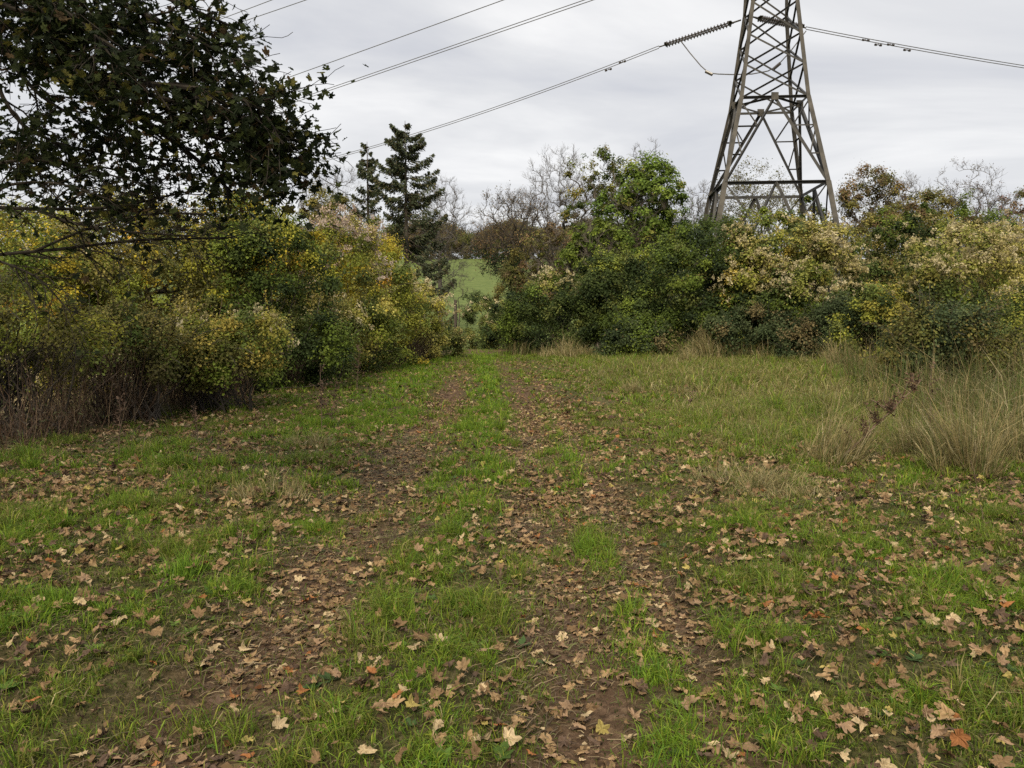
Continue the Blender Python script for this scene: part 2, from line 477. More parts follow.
for k in range(4):
    part('ring_beam', [L_beam(corner(k, 10.25), corner(k + 1, 10.25), .19)], M_STEELD, pyl)
    part('ring_beam', [L_beam(corner(k, 15.35), corner(k + 1, 15.35), .15)], M_STEELD, pyl)
    part('gusset_plate', [L_beam(mid(k, 15.35) + np.array([0, 0, -.22]), mid(k, 15.35) + np.array([0, 0, .22]), .42, .08)], M_STEEL, pyl)
    part('plan_brace', [L_beam(mid(k, 15.35), mid(k + 1, 15.35), .11), ], M_STEELD, pyl)
    for s in (0, 1):
        # K bracing below the waist and below the lower ring
        part('diagonal_brace', [L_beam(corner(k + s, 10.25), mid(k, 15.35), .17)], M_STEELD, pyl)
        part('diagonal_brace', [L_beam(corner(k + s, 0.2), mid(k, 10.25), .17)], M_STEELD, pyl)
        for za, zb, tl in ((10.25, 15.35, (.33, .66)), (.2, 10.25, (.25, .5, .75))):
            for t in tl:
                dl = lp(corner(k + s, za), mid(k, zb), t); lg = corner(k + s, za + (zb - za) * t)
                part('secondary_brace', [L_beam(lg, dl, .085)], M_STEELD, pyl)
                part('secondary_brace', [L_beam(dl, corner(k + s, za + (zb - za) * min(1, t + .3)), .085)], M_STEELD, pyl)
    zs = [15.35, 17.3, 19.1, 21, 22.8, 24.5]
    for z0, z1 in zip(zs, zs[1:]):
        part('cross_brace', [L_beam(corner(k, z0), corner(k + 1, z1), .105)], M_STEELD, pyl)
        part('cross_brace', [L_beam(corner(k + 1, z0), corner(k, z1), .105)], M_STEELD, pyl)
up = []
zs = [24.5, 27, 29.5, 33, 36, 39, 42, 44.5]
for k in range(4):
    for z0, z1 in zip(zs, zs[1:]):
        up.append(L_beam(corner(k, z0), corner(k + 1, z1), .11)); up.append(L_beam(corner(k + 1, z0), corner(k, z1), .11))
part('upper_lattice', up, M_STEEL, pyl)
ARM = {24.5: 8.8, 33: 9.6, 42: 7.2}
def tip(z, s):
    q = PC + E2 * s * ARM[z]
    return np.array([q[0], q[1], z + .1])
for z in ARM:
    for s in (1, -1):
        ks = (2, 3) if s > 0 else (0, 1)
        bs = []
        for k in ks:
            bs += [L_beam(corner(k, z), tip(z, s), .15), L_beam(corner(k, z + 2.4), tip(z, s), .13)]
            for t in (.3, .6):
                bs.append(L_beam(lp(corner(k, z), tip(z, s), t), lp(corner(k, z + 2.4), tip(z, s), t), .07))
        for t in (.25, .5, .75):
            bs.append(L_beam(lp(corner(ks[0], z), tip(z, s), t), lp(corner(ks[1], z), tip(z, s), t), .07))
        part('cross_arm', bs, M_STEEL, pyl)

# insulator strings and conductors
def poly_tube(pts, r, k=6):
    pts = np.array(pts, float)[None]
    return tubes(pts, np.full(pts.shape[:2], r), k) + (None,)
def disc_string(p, q, n, rd):
    ts = []
    for i in range(n):
        for s, rr in ((-.25, .25), (0, 1), (.12, .9), (.3, .3)):
            ts.append(((i + .5 + s) / n, rr * rd))
    ts = [(0, rd * .25)] + ts + [(1, rd * .25)]
    P = np.array([[lp(p, q, t) for t, _ in ts]]); Rr = np.array([[r for _, r in ts]])
    return tubes(P, Rr, 10) + (None,)
def insulator(p, q, label):
    p, q = np.array(p), np.array(q)
    r = empty('insulator_string', p, label, 'insulator', 'insulator strings on the pylon')
    d = nrm((q - p)[None])[0]; side = nrm(np.cross(d, [0, 0, 1.0])[None])[0] * .22
    a, b = lp(p, q, .12), lp(p, q, .9)
    for s in (-1, 1):
        part('porcelain_discs', [disc_string(a + side * s, b + side * s, 20, .16)], M_GLASS, r)
    part('yoke_plate', [L_beam(a - side * 1.5, a + side * 1.5, .22), poly_tube([p, a], .06)], M_STEEL, r)
    part('yoke_plate', [L_beam(b - side * 1.5, b + side * 1.5, .22), poly_tube([b, q], .05)], M_STEEL, r)
    return r
def cable(p, q, sag, r, label, cat='cable', name='power_cable', group='overhead power cables', damp=()):
    t = np.linspace(0, 1, 28)[:, None]
    P = np.array(p) * (1 - t) + np.array(q) * t
    P[:, 2] -= (4 * sag * t * (1 - t))[:, 0]
    V, F, _ = poly_tube(P, r, 6)
    o = mesh(name, V, F, M_CABLE)
    tag(o, label, cat, group)
    for u in damp:
        c = p * (1 - u) + q * u - np.array([0, 0, 4 * sag * u * (1 - u) + .14]); d = nrm((q - p)[None])[0] * .28
        part2 = joinVF([poly_tube([c - d, c - d * .5], .09, 8), poly_tube([c - d * .5, c + d * .5], .025), poly_tube([c + d * .5, c + d], .09, 8), poly_tube([c, c + np.array([0, 0, .14])], .03)])
        mesh('vibration_damper', part2[0], part2[1], M_GLASS, o)
    return o
tp = tip(24.5, 1)
# far arm, one string to each side, ends read off the photograph at their own distance
A0 = at(741, 20, tp[1] + .1); A1 = at(659, 47, tp[1] + 3.6)
B0 = at(753, 17, tp[1] - .1); B1 = at(806, 28, tp[1] + 1.2)
insulator(A0, A1, 'ribbed insulator string pulling the cable out to the left of the pylon')
insulator(B0, B1, 'ribbed insulator string seen through the pylon lattice')
side = np.array([.0, 0, .09])
endL = at(180, 190, tp[1] + 38)
cable(A1 + side, endL + side, 1.4, .028, 'upper cable of the pair running left from the insulator', damp=(.05,))
cable(A1 - side, endL - side, 1.4, .028, 'lower cable of the pair running left from the insulator', damp=(.07,))
endR = at(1500, 112, tp[1] + 16)
cable(B1 + side, endR + side, 1.2, .03, 'upper cable of the pair running to the right of the pylon', damp=(.07, .1))
cable(B1 - side, endR - side, 1.2, .03, 'lower cable of the pair running to the right of the pylon', damp=(.085, .12))
def line2(px0, py0, px1, py1, d0, d1, ext, lab, r=.028, dz=0.0):
    p, q = at(px0, py0, d0), at(px1, py1, d1)
    p2 = p - (q - p) * ext; q2 = q + (q - p) * .9
    p2[2] += dz; q2[2] += dz
    cable(p2, q2, .05, r, lab)
line2(590, -1, 320, 92, 55, 72, .5, 'upper cable of the middle twin line crossing the sky', dz=.1)
line2(590, -1, 320, 92, 55, 72, .5, 'lower cable of the middle twin line crossing the sky', dz=-.1)
line2(502, 0, 291, 76, 64, 80, .5, 'single thin cable in the sky above the twin line', .033)
line2(304, 0, 240, 22, 66, 72, 1.2, 'highest cable whose end shows beside the overhanging leaves, lower of two', .03)
line2(270, 0, 236, 13, 68, 72, 2, 'topmost short cable beside the overhanging leaves', .03)
J = [(680, 40), (690, 53), (701, 66), (709, 73), (718, 74), (732, 74.5), (752, 74), (768, 71), (777, 66), (790, 52), (806, 31)]
jp = np.array([at(x, y, tp[1] + (2.8 - i * .25)) for i, (x, y) in enumerate(J)])
V, F, _ = joinVF([poly_tube(jp, .045, 6)])
jo = mesh('jumper_cable', V, F, M_CABLE)
tag(jo, 'slack loop of cable hanging under the insulator at the pylon', 'cable')
for i in (3, 8):
    c = jp[i]; d = nrm((jp[i + 1] - jp[i - 1])[None])[0] * .3
    V, F, _ = joinVF([poly_tube([c - d, c - d * .9, c + d * .9, c + d], .12, 8)])
    mesh('jumper_weight', V, F, M_GLASS, jo)

# ------------------------------------------------------------------ trees
UPV = np.array([0, 0, 1.0])
def grow(rng, spec, trunk_r, lean=0.05):
    """list of levels (P (B,n,3), r (B,n)); trunk of unit-ish height"""
    s0 = spec[0]
    n = 10
    d = np.array([rng.normal(0, lean), rng.normal(0, lean), 1.0]); P = [np.zeros(3)]
    for i in range(n - 1):
        d = nrm((d + rng.normal(0, s0.get('wob', .07), 3) + UPV * .05)[None])[0]
        P.append(P[-1] + d * s0.get('len', 1.0) / (n - 1))
    P = np.array(P)[None]; r = trunk_r * np.linspace(1, s0.get('taper', .35), n)[None]; r[0, 0] *= 1.35
    levels = [(P, r)]; ln = np.array([s0.get('len', 1.0)])
    for s in spec[1:]:
        Bp, npn, _ = P.shape; m = s['m']
        t = s['t0'] + (s.get('t1', 1.0) - s['t0']) * (np.arange(m)[None] + rng.uniform(0, 1, (Bp, m))) / m
        f = t * (npn - 1); i0 = np.clip(f.astype(int), 0, npn - 2); fr = (f - i0)[..., None]
        bi = np.arange(Bp)[:, None]
        o = P[bi, i0] * (1 - fr) + P[bi, i0 + 1] * fr
        T = nrm(P[bi, i0 + 1] - P[bi, i0])
        rp = r[bi, i0] * (1 - fr[..., 0]) + r[bi, i0 + 1] * fr[..., 0]
        A, B = frames(T)
        az = (np.arange(m)[None] * 2.4 + rng.uniform(0, 6.28, (Bp, 1)) + rng.normal(0, .5, (Bp, m)))[..., None]
        ang = R(s['ang']) * rng.uniform(.65, 1.3, (Bp, m, 1))
        d = np.cos(ang) * T + np.sin(ang) * (np.cos(az) * A + np.sin(az) * B)
        sh = s.get('shape', lambda t: 1 - .45 * t)(t)
        L = ln[:, None] * s['lr'] * sh * rng.uniform(.6, 1.3, (Bp, m))
        n2 = s.get('n', 5)
        d = d.reshape(-1, 3); cur = o.reshape(-1, 3); Lf = L.reshape(-1)
        pts = [cur]
        for k in range(n2 - 1):
            d = nrm(d + rng.normal(0, s.get('wob', .12), d.shape) + UPV * s.get('trop', .05))
            cur = cur + d * (Lf / (n2 - 1))[:, None]; pts.append(cur)
        P = np.stack(pts, 1)
        r0 = np.minimum(rp.reshape(-1) * s.get('rr', .6), 99)
        r = r0[:, None] * np.linspace(1, .4, n2)[None]
        levels.append((P, r)); ln = Lf
    return levels

def lobe_leaves(rng, W, D, H, n, lobes, clump_r, pal, lsize, low, open_, toppal, topfrac, seed, lobe_r=(.17, .30), cdiv=170, crown=False):
    cen, rad = [np.array([0, 0, H * .42])], [np.array([W * .40, D * .40, H * (.44 if crown else .50)])]
    for i in range(lobes):
        a = rng.uniform(0, 6.28); q = rng.uniform(.3, 1) ** .6
        r = rng.uniform(*lobe_r)
        zz = rng.uniform(.12, .88)
        k = math.sqrt(max(0.0, 1 - (zz * 1.0) ** 2)) * .55 + .10
        c = np.array([math.cos(a) * W * .5 * q * k * 1.35, math.sin(a) * D * .5 * q * k * 1.35, zz * H * .92])
        rd = np.array([W * r, D * r, min(H * r * 1.05, H - c[2] + .02 * H)])
        if crown:
            w_ = nrm(rng.normal(0, 1, 3) + np.array([0, 0, .35])) if i else np.array([0, 0, 1.0])
            rd = np.array([W * r, D * r, H * r])
            c = np.array([0, 0, H * .5]) + w_ * (np.array([W * .5, D * .5, H * .5]) - rd)
        cen.append(c); rad.append(np.maximum(rd, .15))
    cen, rad = np.array(cen), np.array(rad)
    nc = max(40, int(n / cdiv))
    # clump centres on the lobes' shells
    li = rng.choice(len(cen), nc * 3, p=(lambda a: a / a.sum())(rad[:, 0] * rad[:, 2]))
    u = nrm(rng.normal(0, 1, (nc * 3, 3)) + np.array([0, -.15, .15]))
    P = cen[li] + u * rad[li] * rng.uniform(.72, 1.04, (nc * 3, 1))
    ins = np.zeros(len(P), bool)
    for c, r in zip(cen, rad):
        ins |= (((P - c) / (r * .80)) ** 2).sum(1) < 1
    keep = (~ins | (rng.uniform(0, 1, len(P)) < .15)) & (P[:, 2] > low * H + .05) & (P[:, 2] < H * 1.0)
    if crown: cen[0][2] = H * .5
    P, u = P[keep][:nc], u[keep][:nc]
    if open_: # leave holes
        hn = fbm(P[:, 0] * 1.3 + seed, P[:, 2] * 1.3 + P[:, 1], 71, 2)
        kk = hn > np.quantile(hn, open_); P, u = P[kk], u[kk]
    nc = len(P)
    lo_, hi_ = np.percentile(P[:, 0], 4), np.percentile(P[:, 0], 96); P[:, 0] = (P[:, 0] - (lo_ + hi_) / 2) * (W * .92 / (hi_ - lo_))
    P[:, 2] *= H * .93 / np.percentile(P[:, 2], 96)
    per = rng.gamma(2.2, 1, nc); per /= per.sum()
    ci = rng.choice(nc, n, p=per)
    cr_ = clump_r * rng.uniform(.6, 1.4, nc)
    g = rng.normal(0, 1, (n, 3)); g = g * np.array([.47, .47, .36])
    LP = P[ci] + g * cr_[ci][:, None] - np.array([0, 0, .25]) * (np.linalg.norm(g[:, :2], axis=1)[:, None] * cr_[ci][:, None])
    N = u[ci] * .45 + g * .75 + rng.normal(0, .42, (n, 3)) + np.array([0, -.05, .5])
    # neighbouring clumps share a colour: patches, not a mixture
    nv = fbm(P[:, 0] * 1.0 / max(.6, clump_r * 2.2) + seed * 1.7, (P[:, 2] * 1.2 + P[:, 1]) / max(.6, clump_r * 2.2), 171, 2) + rng.normal(0, .03, nc)
    rk = np.argsort(np.argsort(nv)) / nc
    pw = np.array([q[1] for q in pal], float); pw = np.cumsum(pw / pw.sum()); order = np.random.default_rng(seed + 9).permutation(len(pal))
    pw = np.cumsum(np.array([pal[q][1] for q in order], float) / sum(q[1] for q in pal))
    colc = np.array([pal[q][0] for q in order])[np.minimum(np.searchsorted(pw, rk), len(pal) - 1)] * rng.uniform(.7, 1.3, (nc, 1))
    if toppal is not None:
        tt = (P[:, 2] / H + rng.normal(0, .1, nc)) > topfrac
        colc[tt] = pick(toppal, int(tt.sum()), rng)
    cl = np.where(rng.uniform(0, 1, (n, 1)) < .88, colc[ci], pick(pal, n, rng)) * rng.uniform(.65, 1.35, (n, 1))
    sz = lsize * rng.uniform(.55, 1.35, n)
    return LP, N, cl, sz, P, u, colc, nc

def colonise(rng, W, H, cb, npts, tip, rmax, rag=.25, twl=.075):
    """branch skeleton that fills a rounded crown: each target point is joined to the nearest older branch"""
    z0, z1 = H * cb, H
    cz, rz = (z0 + z1) / 2, (z1 - z0) / 2
    q = nrm(rng.normal(0, 1, (npts * 2, 3))); rr = rng.uniform(0, 1, npts * 2) ** .42
    rag_ = 1 - rag * (1 - fbm(q[:, 0] * 2.2 + q[:, 2] * 1.7 + rng.uniform(0, 99), q[:, 1] * 2.2 - q[:, 2], 7, 2) * 1.25)
    pts = q * (rr * np.clip(rag_, .4, 1.06))[:, None] * np.array([W / 2, W / 2, rz]) + np.array([0, 0, cz])
    pts = pts[:npts]
    n0 = 10
    tt = np.linspace(0, 1, n0)[:, None]
    sway = rng.normal(0, .035, 2) * H
    TR = np.concatenate([np.sin(tt * 2.2) * sway * .6 + rng.normal(0, .006, (n0, 2)) * H * tt, tt * (z0 + .42 * (z1 - z0))], 1)
    N_ = np.zeros((n0 + npts * 5, 3)); N_[:n0] = TR
    Dn = np.zeros_like(N_); Dn[:n0] = [0, 0, 1]
    par = np.full(len(N_), -1); par[1:n0] = np.arange(n0 - 1)
    first = int(n0 * min(.75, .55 * cb / max(cb + .42 * (1 - cb), .05) + .25))
    cnt = n0
    o = np.argsort(np.linalg.norm((pts - TR[-3]) / np.array([1, 1, 1.15]), axis=1)); pts = pts[o]
    ch = np.zeros((npts, 6, 3)); st = np.zeros(npts, int)
    for i, p in enumerate(pts):
        c = N_[first:cnt]
        v = p - c; dd = np.linalg.norm(v, axis=1)
        cost = dd + .55 * np.maximum(0, c[:, 2] - p[2]) - .18 * (v * Dn[first:cnt]).sum(1)
        j = first + int(np.argmin(cost)); d = max(dd[j - first], 1e-3)
        ctl = N_[j] + nrm((Dn[j] * .8 + UPV * .35 + nrm(v[j - first][None])[0])[None])[0] * d * .5
        t = np.linspace(0, 1, 6)[:, None]
        b = N_[j] * (1 - t) ** 2 + 2 * ctl * t * (1 - t) + p * t ** 2 + rng.normal(0, .03, (6, 3)) * d * np.sin(t * 3.14)
        ch[i] = b; st[i] = cnt
        N_[cnt:cnt + 5] = b[1:]; Dn[cnt:cnt + 5] = nrm(b[1:] - b[:-1])
        par[cnt] = j; par[cnt + 1:cnt + 5] = np.arange(cnt, cnt + 4)
        cnt += 5
    w = np.zeros(cnt); w[st + 4] = 1
    for i in range(cnt - 1, 0, -1):
        w[par[i]] += w[i]
    rad = np.minimum(tip * np.maximum(w, 1) ** .47, rmax)
    rt = np.maximum(rad[:n0], rmax * np.linspace(1, .62, n0)); rt[0] *= 1.4; rt[-1] = min(rt[-1], rad[n0 - 1])
    rc = np.stack([rad[st]] + [rad[st + q_] for q_ in range(5)], 1)
    out = [(TR[None], rt[None]), (ch, rc)]
    P = ch
    for m, L, r_ in ((5, twl * W, .8), (3, twl * .55 * W, .6)):
        Bn, nn, _ = P.shape
        f = rng.uniform(.3, 1, (Bn, m)) * (nn - 1); i0 = np.minimum(f.astype(int), nn - 2); fr = (f - i0)[..., None]; bi = np.arange(Bn)[:, None]
        b0 = (P[bi, i0] * (1 - fr) + P[bi, i0 + 1] * fr).reshape(-1, 3); T = nrm(P[bi, i0 + 1] - P[bi, i0]).reshape(-1, 3)
        rd = nrm((b0 - np.array([0, 0, cz * .8])) / np.array([1, 1, 1.2]))
        d = nrm(T * .7 + rd * .6 + rng.normal(0, .45, b0.shape) + UPV * .12)
        pp_ = [b0]; LL = (L * rng.uniform(.4, 1.25, len(b0)))[:, None]
        for _k in range(3):
            d = nrm(d + rng.normal(0, .14, d.shape)); pp_.append(pp_[-1] + d * LL / 3)
        P = np.stack(pp_, 1)
        out.append((P, np.tile(np.linspace(1, .5, 4) * tip * r_, (len(P), 1))))
    return out

def DECID(dens=1.0, up=.06, t0=.3):
    return [dict(len=.55, wob=.08, taper=.35),
    dict(m=11, t0=t0, ang=46, lr=.95, n=8, wob=.15, trop=up, shape=lambda t: 1.05 - .35 * t, rr=.55),
    dict(m=int(8 * dens), t0=.2, ang=44, lr=.50, n=6, wob=.16, trop=up * .7, shape=lambda t: 1.1 - .5 * t, rr=.5),
    dict(m=int(7 * dens), t0=.15, ang=44, lr=.50, n=5, wob=.17, trop=.03, rr=.5),
    dict(m=5, t0=.15, ang=40, lr=.55, n=4, wob=.17, trop=.02, rr=.55)]

def DOME(dens=1.0, ang=50, t0=.45):
    return [dict(len=.42, wob=.08, taper=.45),
    dict(m=11, t0=t0, ang=ang, lr=1.2, n=8, wob=.15, trop=.07, shape=lambda t: .9 + .15 * t, rr=.55),
    dict(m=int(8 * dens), t0=.25, ang=46, lr=.42, n=6, wob=.16, trop=.04, shape=lambda t: 1.1 - .35 * t, rr=.5),
    dict(m=int(7 * dens), t0=.15, ang=44, lr=.50, n=5, wob=.17, trop=.03, rr=.5),
    dict(m=6, t0=.15, ang=40, lr=.55, n=4, wob=.17, trop=.02, rr=.55)]

def tree(name, label, cat, group, px, w, top, d, seed, spec, bark=M_BARK, trunk_r=None, leaves=0, lsize=.12, pal=None, spread=.25, twig_min=.012, ivy=0, ivy_h=.6, clump=1.0, xy=None, pos=None, leafmask=None, H=None, W=None, dense=None, cb=.3, npts=330, rag=.28):
    rng = np.random.default_rng(seed)
    if pos is None:
        p = at(px, top, d); x, y = p[0], d
        z0 = float(gz(x, y)); H = p[2] - z0; W = w / FPX * d
    else:
        x, y = pos; z0 = float(gz(x, y))
    trunk_r = trunk_r or H * .016
    if spec is not None:
        lv = grow(rng, spec, trunk_r / H)
        allp = np.concatenate([P.reshape(-1, 3) for P, _ in lv])
        sz = H / np.percentile(lv[-1][0][:, -1, 2], 98.5)
        ends = lv[-1][0][:, -1]; lo, hi = np.percentile(ends[:, :2], 3, axis=0), np.percentile(ends[:, :2], 97, axis=0)
        sxy = W / max((hi - lo).mean(), 1e-3)
        cen = (hi + lo) / 2
    root = empty(name, (x, y, z0 - .05), label, cat, group)
    parts = []
    out = []
    if spec is None:
        out = colonise(rng, W, H, cb, npts, twig_min * .85, trunk_r, rag)
        parts = [tubes(P, r, (9, 5, 3, 3)[q]) + (None,) for q, (P, r) in enumerate(out)]
    else:
        for i, (P, r) in enumerate(lv):
            Q = P.copy(); Q[..., :2] *= sxy; Q[..., 2] *= sz
            # bend the crown back over the root so that the tree stands where the photo has it
            Q[..., :2] -= (cen * sxy) * sm(0, .6, Q[..., 2:3] / H)
            rr = np.maximum(r * H, twig_min * (.62 if i >= 3 else 1.0))
            out.append((Q, rr))
            parts.append(tubes(Q, rr, (8, 6, 5, 3, 3)[min(i, 4)]) + (None,))
    V, F, _ = joinVF(parts)
    mesh('trunk', V, F, bark, root)
    if dense:
        Hc = H * dense
        LP, N, cl, sz_, *_r = lobe_leaves(rng, W, W * .9, Hc, leaves, 18, W * .085, pal, lsize, .0, 0.03, None, .7, seed, (.17, .30), 105, True)
        LP = LP + np.array([0, 0, H - Hc])
        V, F = leaf_quads(LP, N, sz_, rng, .7)
        mesh('crown', V, F, M_LEAF, root, np.repeat(cl, 4, 0))
        leaves = 0
    if leaves:
        Q, _ = out[-1]
        nb = len(Q)
        # uneven: some twigs carry far more leaves than others
        w_ = rng.gamma(clump, 1.0, nb)
        if leafmask is not None:
            w_ = w_ * leafmask(Q[:, -1] / np.array([W, W, H]))
        w_ /= w_.sum()
        b = rng.choice(nb, leaves, p=w_)
        t = rng.uniform(.2, 1, leaves) * (Q.shape[1] - 1); i0 = np.minimum(t.astype(int), Q.shape[1] - 2); fr = (t - i0)[:, None]
        P = Q[b, i0] * (1 - fr) + Q[b, i0 + 1] * fr + rng.normal(0, spread, (leaves, 3)) * np.array([1, 1, .8])
        cc = P - np.array([0, 0, H * .5]); N = rng.normal(0, .75, (leaves, 3)) + nrm(cc) * .7 + np.array([0, 0, .5])
        V, F = leaf_quads(P, N, lsize * rng.uniform(.6, 1.35, leaves), rng, .7)
        bc = pick(pal, nb, rng)
        cl = np.where(rng.uniform(0, 1, (leaves, 1)) < .7, bc[b], pick(pal, leaves, rng)) * rng.uniform(.7, 1.3, (leaves, 1))
        mesh('crown', V, F, M_LEAF, root, np.repeat(cl, 4, 0))
    if ivy:
        Ps = []
        for lvl in (0, 1):
            Q, rr = out[lvl]
            q = Q.reshape(-1, 3); r_ = rr.reshape(-1)
            kk = q[:, 2] < H * ivy_h
            if lvl == 1:
                kk &= (np.tile(np.arange(Q.shape[1]), len(Q)) < 3)
            q, r_ = q[kk], r_[kk]
            if len(q) == 0: continue
            n = ivy if lvl == 0 else ivy // 2
            i = rng.integers(0, len(q), n)
            Ps.append(q[i] + rng.normal(0, 1, (n, 3)) * (r_[i][:, None] * .9 + .14) + rng.uniform(-.5, .5, (n, 1)) * np.array([0, 0, H * .06]))
        P = np.concatenate(Ps); n = len(P)
        V, F = leaf_quads(P, rng.normal(0, 1, (n, 3)) + np.array([0, -.4, .4]), .13 * rng.uniform(.7, 1.3, n), rng, .8)
        cl = pick([((.018, .035, .012), 2), ((.03, .05, .016), 1)], n, rng) * rng.uniform(.7, 1.3, (n, 1))
        mesh('ivy', V, F, M_LEAF, root, np.repeat(cl, 4, 0))
    return root

def conifer(label, px, w, top, d, seed, whorls, bare=0.0, density=1.0, pal=None):
    rng = np.random.default_rng(seed)
    p = at(px, top, d); x = p[0]; z0 = float(gz(x, d)); H = p[2] - z0; W = w / FPX * d
    root = empty('spruce_tree', (x, d, z0 - .05), label, 'conifer', 'conifers behind the left hedge')
    n = 12
    zz = np.linspace(0, 1, n)
    tr = np.stack([.12 * np.sin(zz * 3) * 0, .0 * zz, zz * H], 1)[None]
    parts = [tubes(tr, (H * .017 * (1.05 - zz))[None], 8) + (None,)]
    Ps, Us, Ss = [], [], []
    for k in range(whorls):
        f = .16 + .83 * (k + rng.uniform(-.3, .3)) / whorls
        f = min(max(f, .1), .985)
        nb = rng.integers(4, 7)
        for j in range(nb):
            az = rng.uniform(0, 6.28); f = min(max(.16 + .83 * (k + rng.uniform(-1.3, 1.3)) / whorls, .1), .985)
            prof = (1 - f) ** .5 * 1.12 if f > .35 else (.62 + .8 * f)
            L = W / 2 * prof * rng.uniform(.7, 1.15) + .2
            if rng.uniform() < bare * (1 - f): L *= rng.uniform(.25, .6)
            t = np.linspace(0, 1, 7)
            droop = (.10 + .5 * (1 - f)) * L * rng.uniform(.6, 1.4)
            rise = .35 * L * f
            zc_ = f * H + rise * t - droop * np.sin(t * 2.2) + .22 * L * t ** 3 * .6
            q = np.stack([np.cos(az) * L * t, np.sin(az) * L * t, zc_], 1)
            parts.append(tubes(q[None], (np.linspace(.05, .012, 7) * (.5 + .6 * (1 - f)))[None], 4) + (None,))
            m = int(L * (120 + 170 * f) * density * rng.uniform(.35, 1.3) * (1 - bare * .55 * (1 - f)))
            tt = rng.uniform(.12 if f > .6 else .3, 1.02, m) ** .8
            base = np.stack([np.interp(tt, t, q[:, i]) for i in range(3)], 1)
            lat = np.array([-np.sin(az), np.cos(az), 0]) * rng.normal(0, .15 * L ** .5, m)[:, None] * (1.1 - tt[:, None] * .6)
            hang = -np.abs(rng.normal(0, .16 + .12 * L ** .5 * (1 - f), m))
            Ps.append(base + lat + hang[:, None] * UPV)
            u = np.stack([np.cos(az) + rng.normal(0, .5, m), np.sin(az) + rng.normal(0, .5, m), -rng.uniform(.2, 1.1, m)], 1)
            Us.append(nrm(u)); Ss.append(rng.uniform(.12, .30, m))
    V, F, _ = joinVF(parts)
    mesh('trunk', V, F, M_BARKD, root)
    P, U, s = np.concatenate(Ps), np.concatenate(Us), np.concatenate(Ss)[:, None]
    n = len(P)
    Wd = nrm(np.cross(U, rng.normal(0, 1, (n, 3))))
    V = np.stack([P - U * s * .5, P - Wd * s * .2, P + U * s * .6, P + Wd * s * .2], 1).reshape(-1, 3)
    F = (np.arange(n) * 4)[:, None] + np.array([[0, 1, 2, 3]])
    cl = pick(pal or [((.034, .046, .020), 3), ((.05, .062, .027), 2), ((.085, .075, .036), 1.5)], n, rng) * rng.uniform(.7, 1.3, (n, 1))
    mesh('crown', V, F, M_NEEDLE, root, np.repeat(cl, 4, 0))
    return root

GREEN = [((.085, .12, .019), 3), ((.12, .155, .024), 2), ((.055, .08, .016), 2)]
BRIGHT = [((.105, .155, .026), 3), ((.14, .185, .035), 2), ((.075, .12, .022), 2), ((.19, .19, .04), 1)]
OLIVE = [((.13, .122, .034), 3), ((.17, .145, .04), 2), ((.095, .10, .026), 2)]
BROWN = [((.16, .105, .052), 3), ((.12, .09, .045), 2), ((.20, .13, .055), 1), ((.095, .095, .034), 2)]
YELLOW = [((.38, .30, .034), 2), ((.27, .26, .036), 3), ((.16, .185, .028), 3), ((.38, .22, .03), .35)]
RUSSET = [((.15, .075, .055), 3), ((.19, .10, .065), 1)]

conifer('tall dark spruce with drooping tiered branches behind the left hedge', 405, 104, 120, 62, 1, 26, .7)
conifer('thin ragged conifer close beside the tall dark spruce, shorter than it', 367, 46, 141, 66, 2, 22, .75, .8)
bare_group = 'leafless trees on the skyline'
tree('bare_tree', 'leafless pale tree behind the overhanging leaves, left of the two conifers', 'tree', bare_group, 334, 92, 160, 78, 11, None, M_TWIG, npts=750, cb=.22, rag=.12, twig_min=.011)
tree('bare_tree', 'leafless pale tree just right of the tall spruce', 'tree', bare_group, 440, 70, 172, 82, 12, None, M_TWIG, npts=750, cb=.22, rag=.12, twig_min=.011)
tree('olive_tree_clump', 'dull olive leafy tree below the leafless tree left of the conifers', 'tree', None, 322, 70, 186, 48, 13, None, leaves=13000, lsize=.15, pal=OLIVE, dense=.8)
tree('gnarled_oak', 'dark gnarled tree clad in ivy beside the green hillside gap', 'tree', None, 514, 95, 182, 55, 14, None, M_BARKD, trunk_r=.26, npts=520, cb=.38, rag=.2, leaves=4200, lsize=.10, pal=BROWN, spread=.2, ivy=5000, ivy_h=.62, twig_min=.011)
tree('bare_tree', 'tall leafless tree with fine grey twigs between the ivy clad tree and green tree', 'tree', bare_group, 560, 96, 142, 62, 15, None, M_TWIG, npts=750, cb=.22, rag=.12, twig_min=.0105)
tree('leafy_tree', 'olive green tree with open crown at the left shoulder of the bright green tree', 'tree', None, 600, 66, 147, 54, 16, None, leaves=9000, lsize=.15, pal=OLIVE + GREEN, dense=.55, ivy=2500, ivy_h=.6)
tree('leafy_tree', 'broad bright green tree with dense rounded crown left of the pylon', 'tree', None, 642, 84, 156, 50, 17, None, leaves=30000, lsize=.17, pal=BRIGHT, dense=.72)
tree('bare_tree', 'leafless treetop poking up behind the bright green tree', 'tree', bare_group, 646, 58, 131, 64, 18, None, M_TWIG, npts=750, cb=.22, rag=.12, twig_min=.0105)
tree('bare_tree', 'leafless tree between the bright green tree and the pylon', 'tree', bare_group, 702, 74, 176, 76, 19, None, M_TWIG, npts=750, cb=.22, rag=.12, twig_min=.0105)
tree('bare_tree', 'low leafless tree nearest the foot of the pylon, on its left', 'tree', bare_group, 682, 46, 196, 70, 20, None, M_TWIG, npts=750, cb=.22, rag=.12, twig_min=.0105)
tree('leafy_tree', 'thin olive tree seen through the legs of the pylon', 'tree', None, 752, 104, 158, 74, 21, None, leaves=11000, lsize=.16, pal=OLIVE, spread=.3, twig_min=.011)
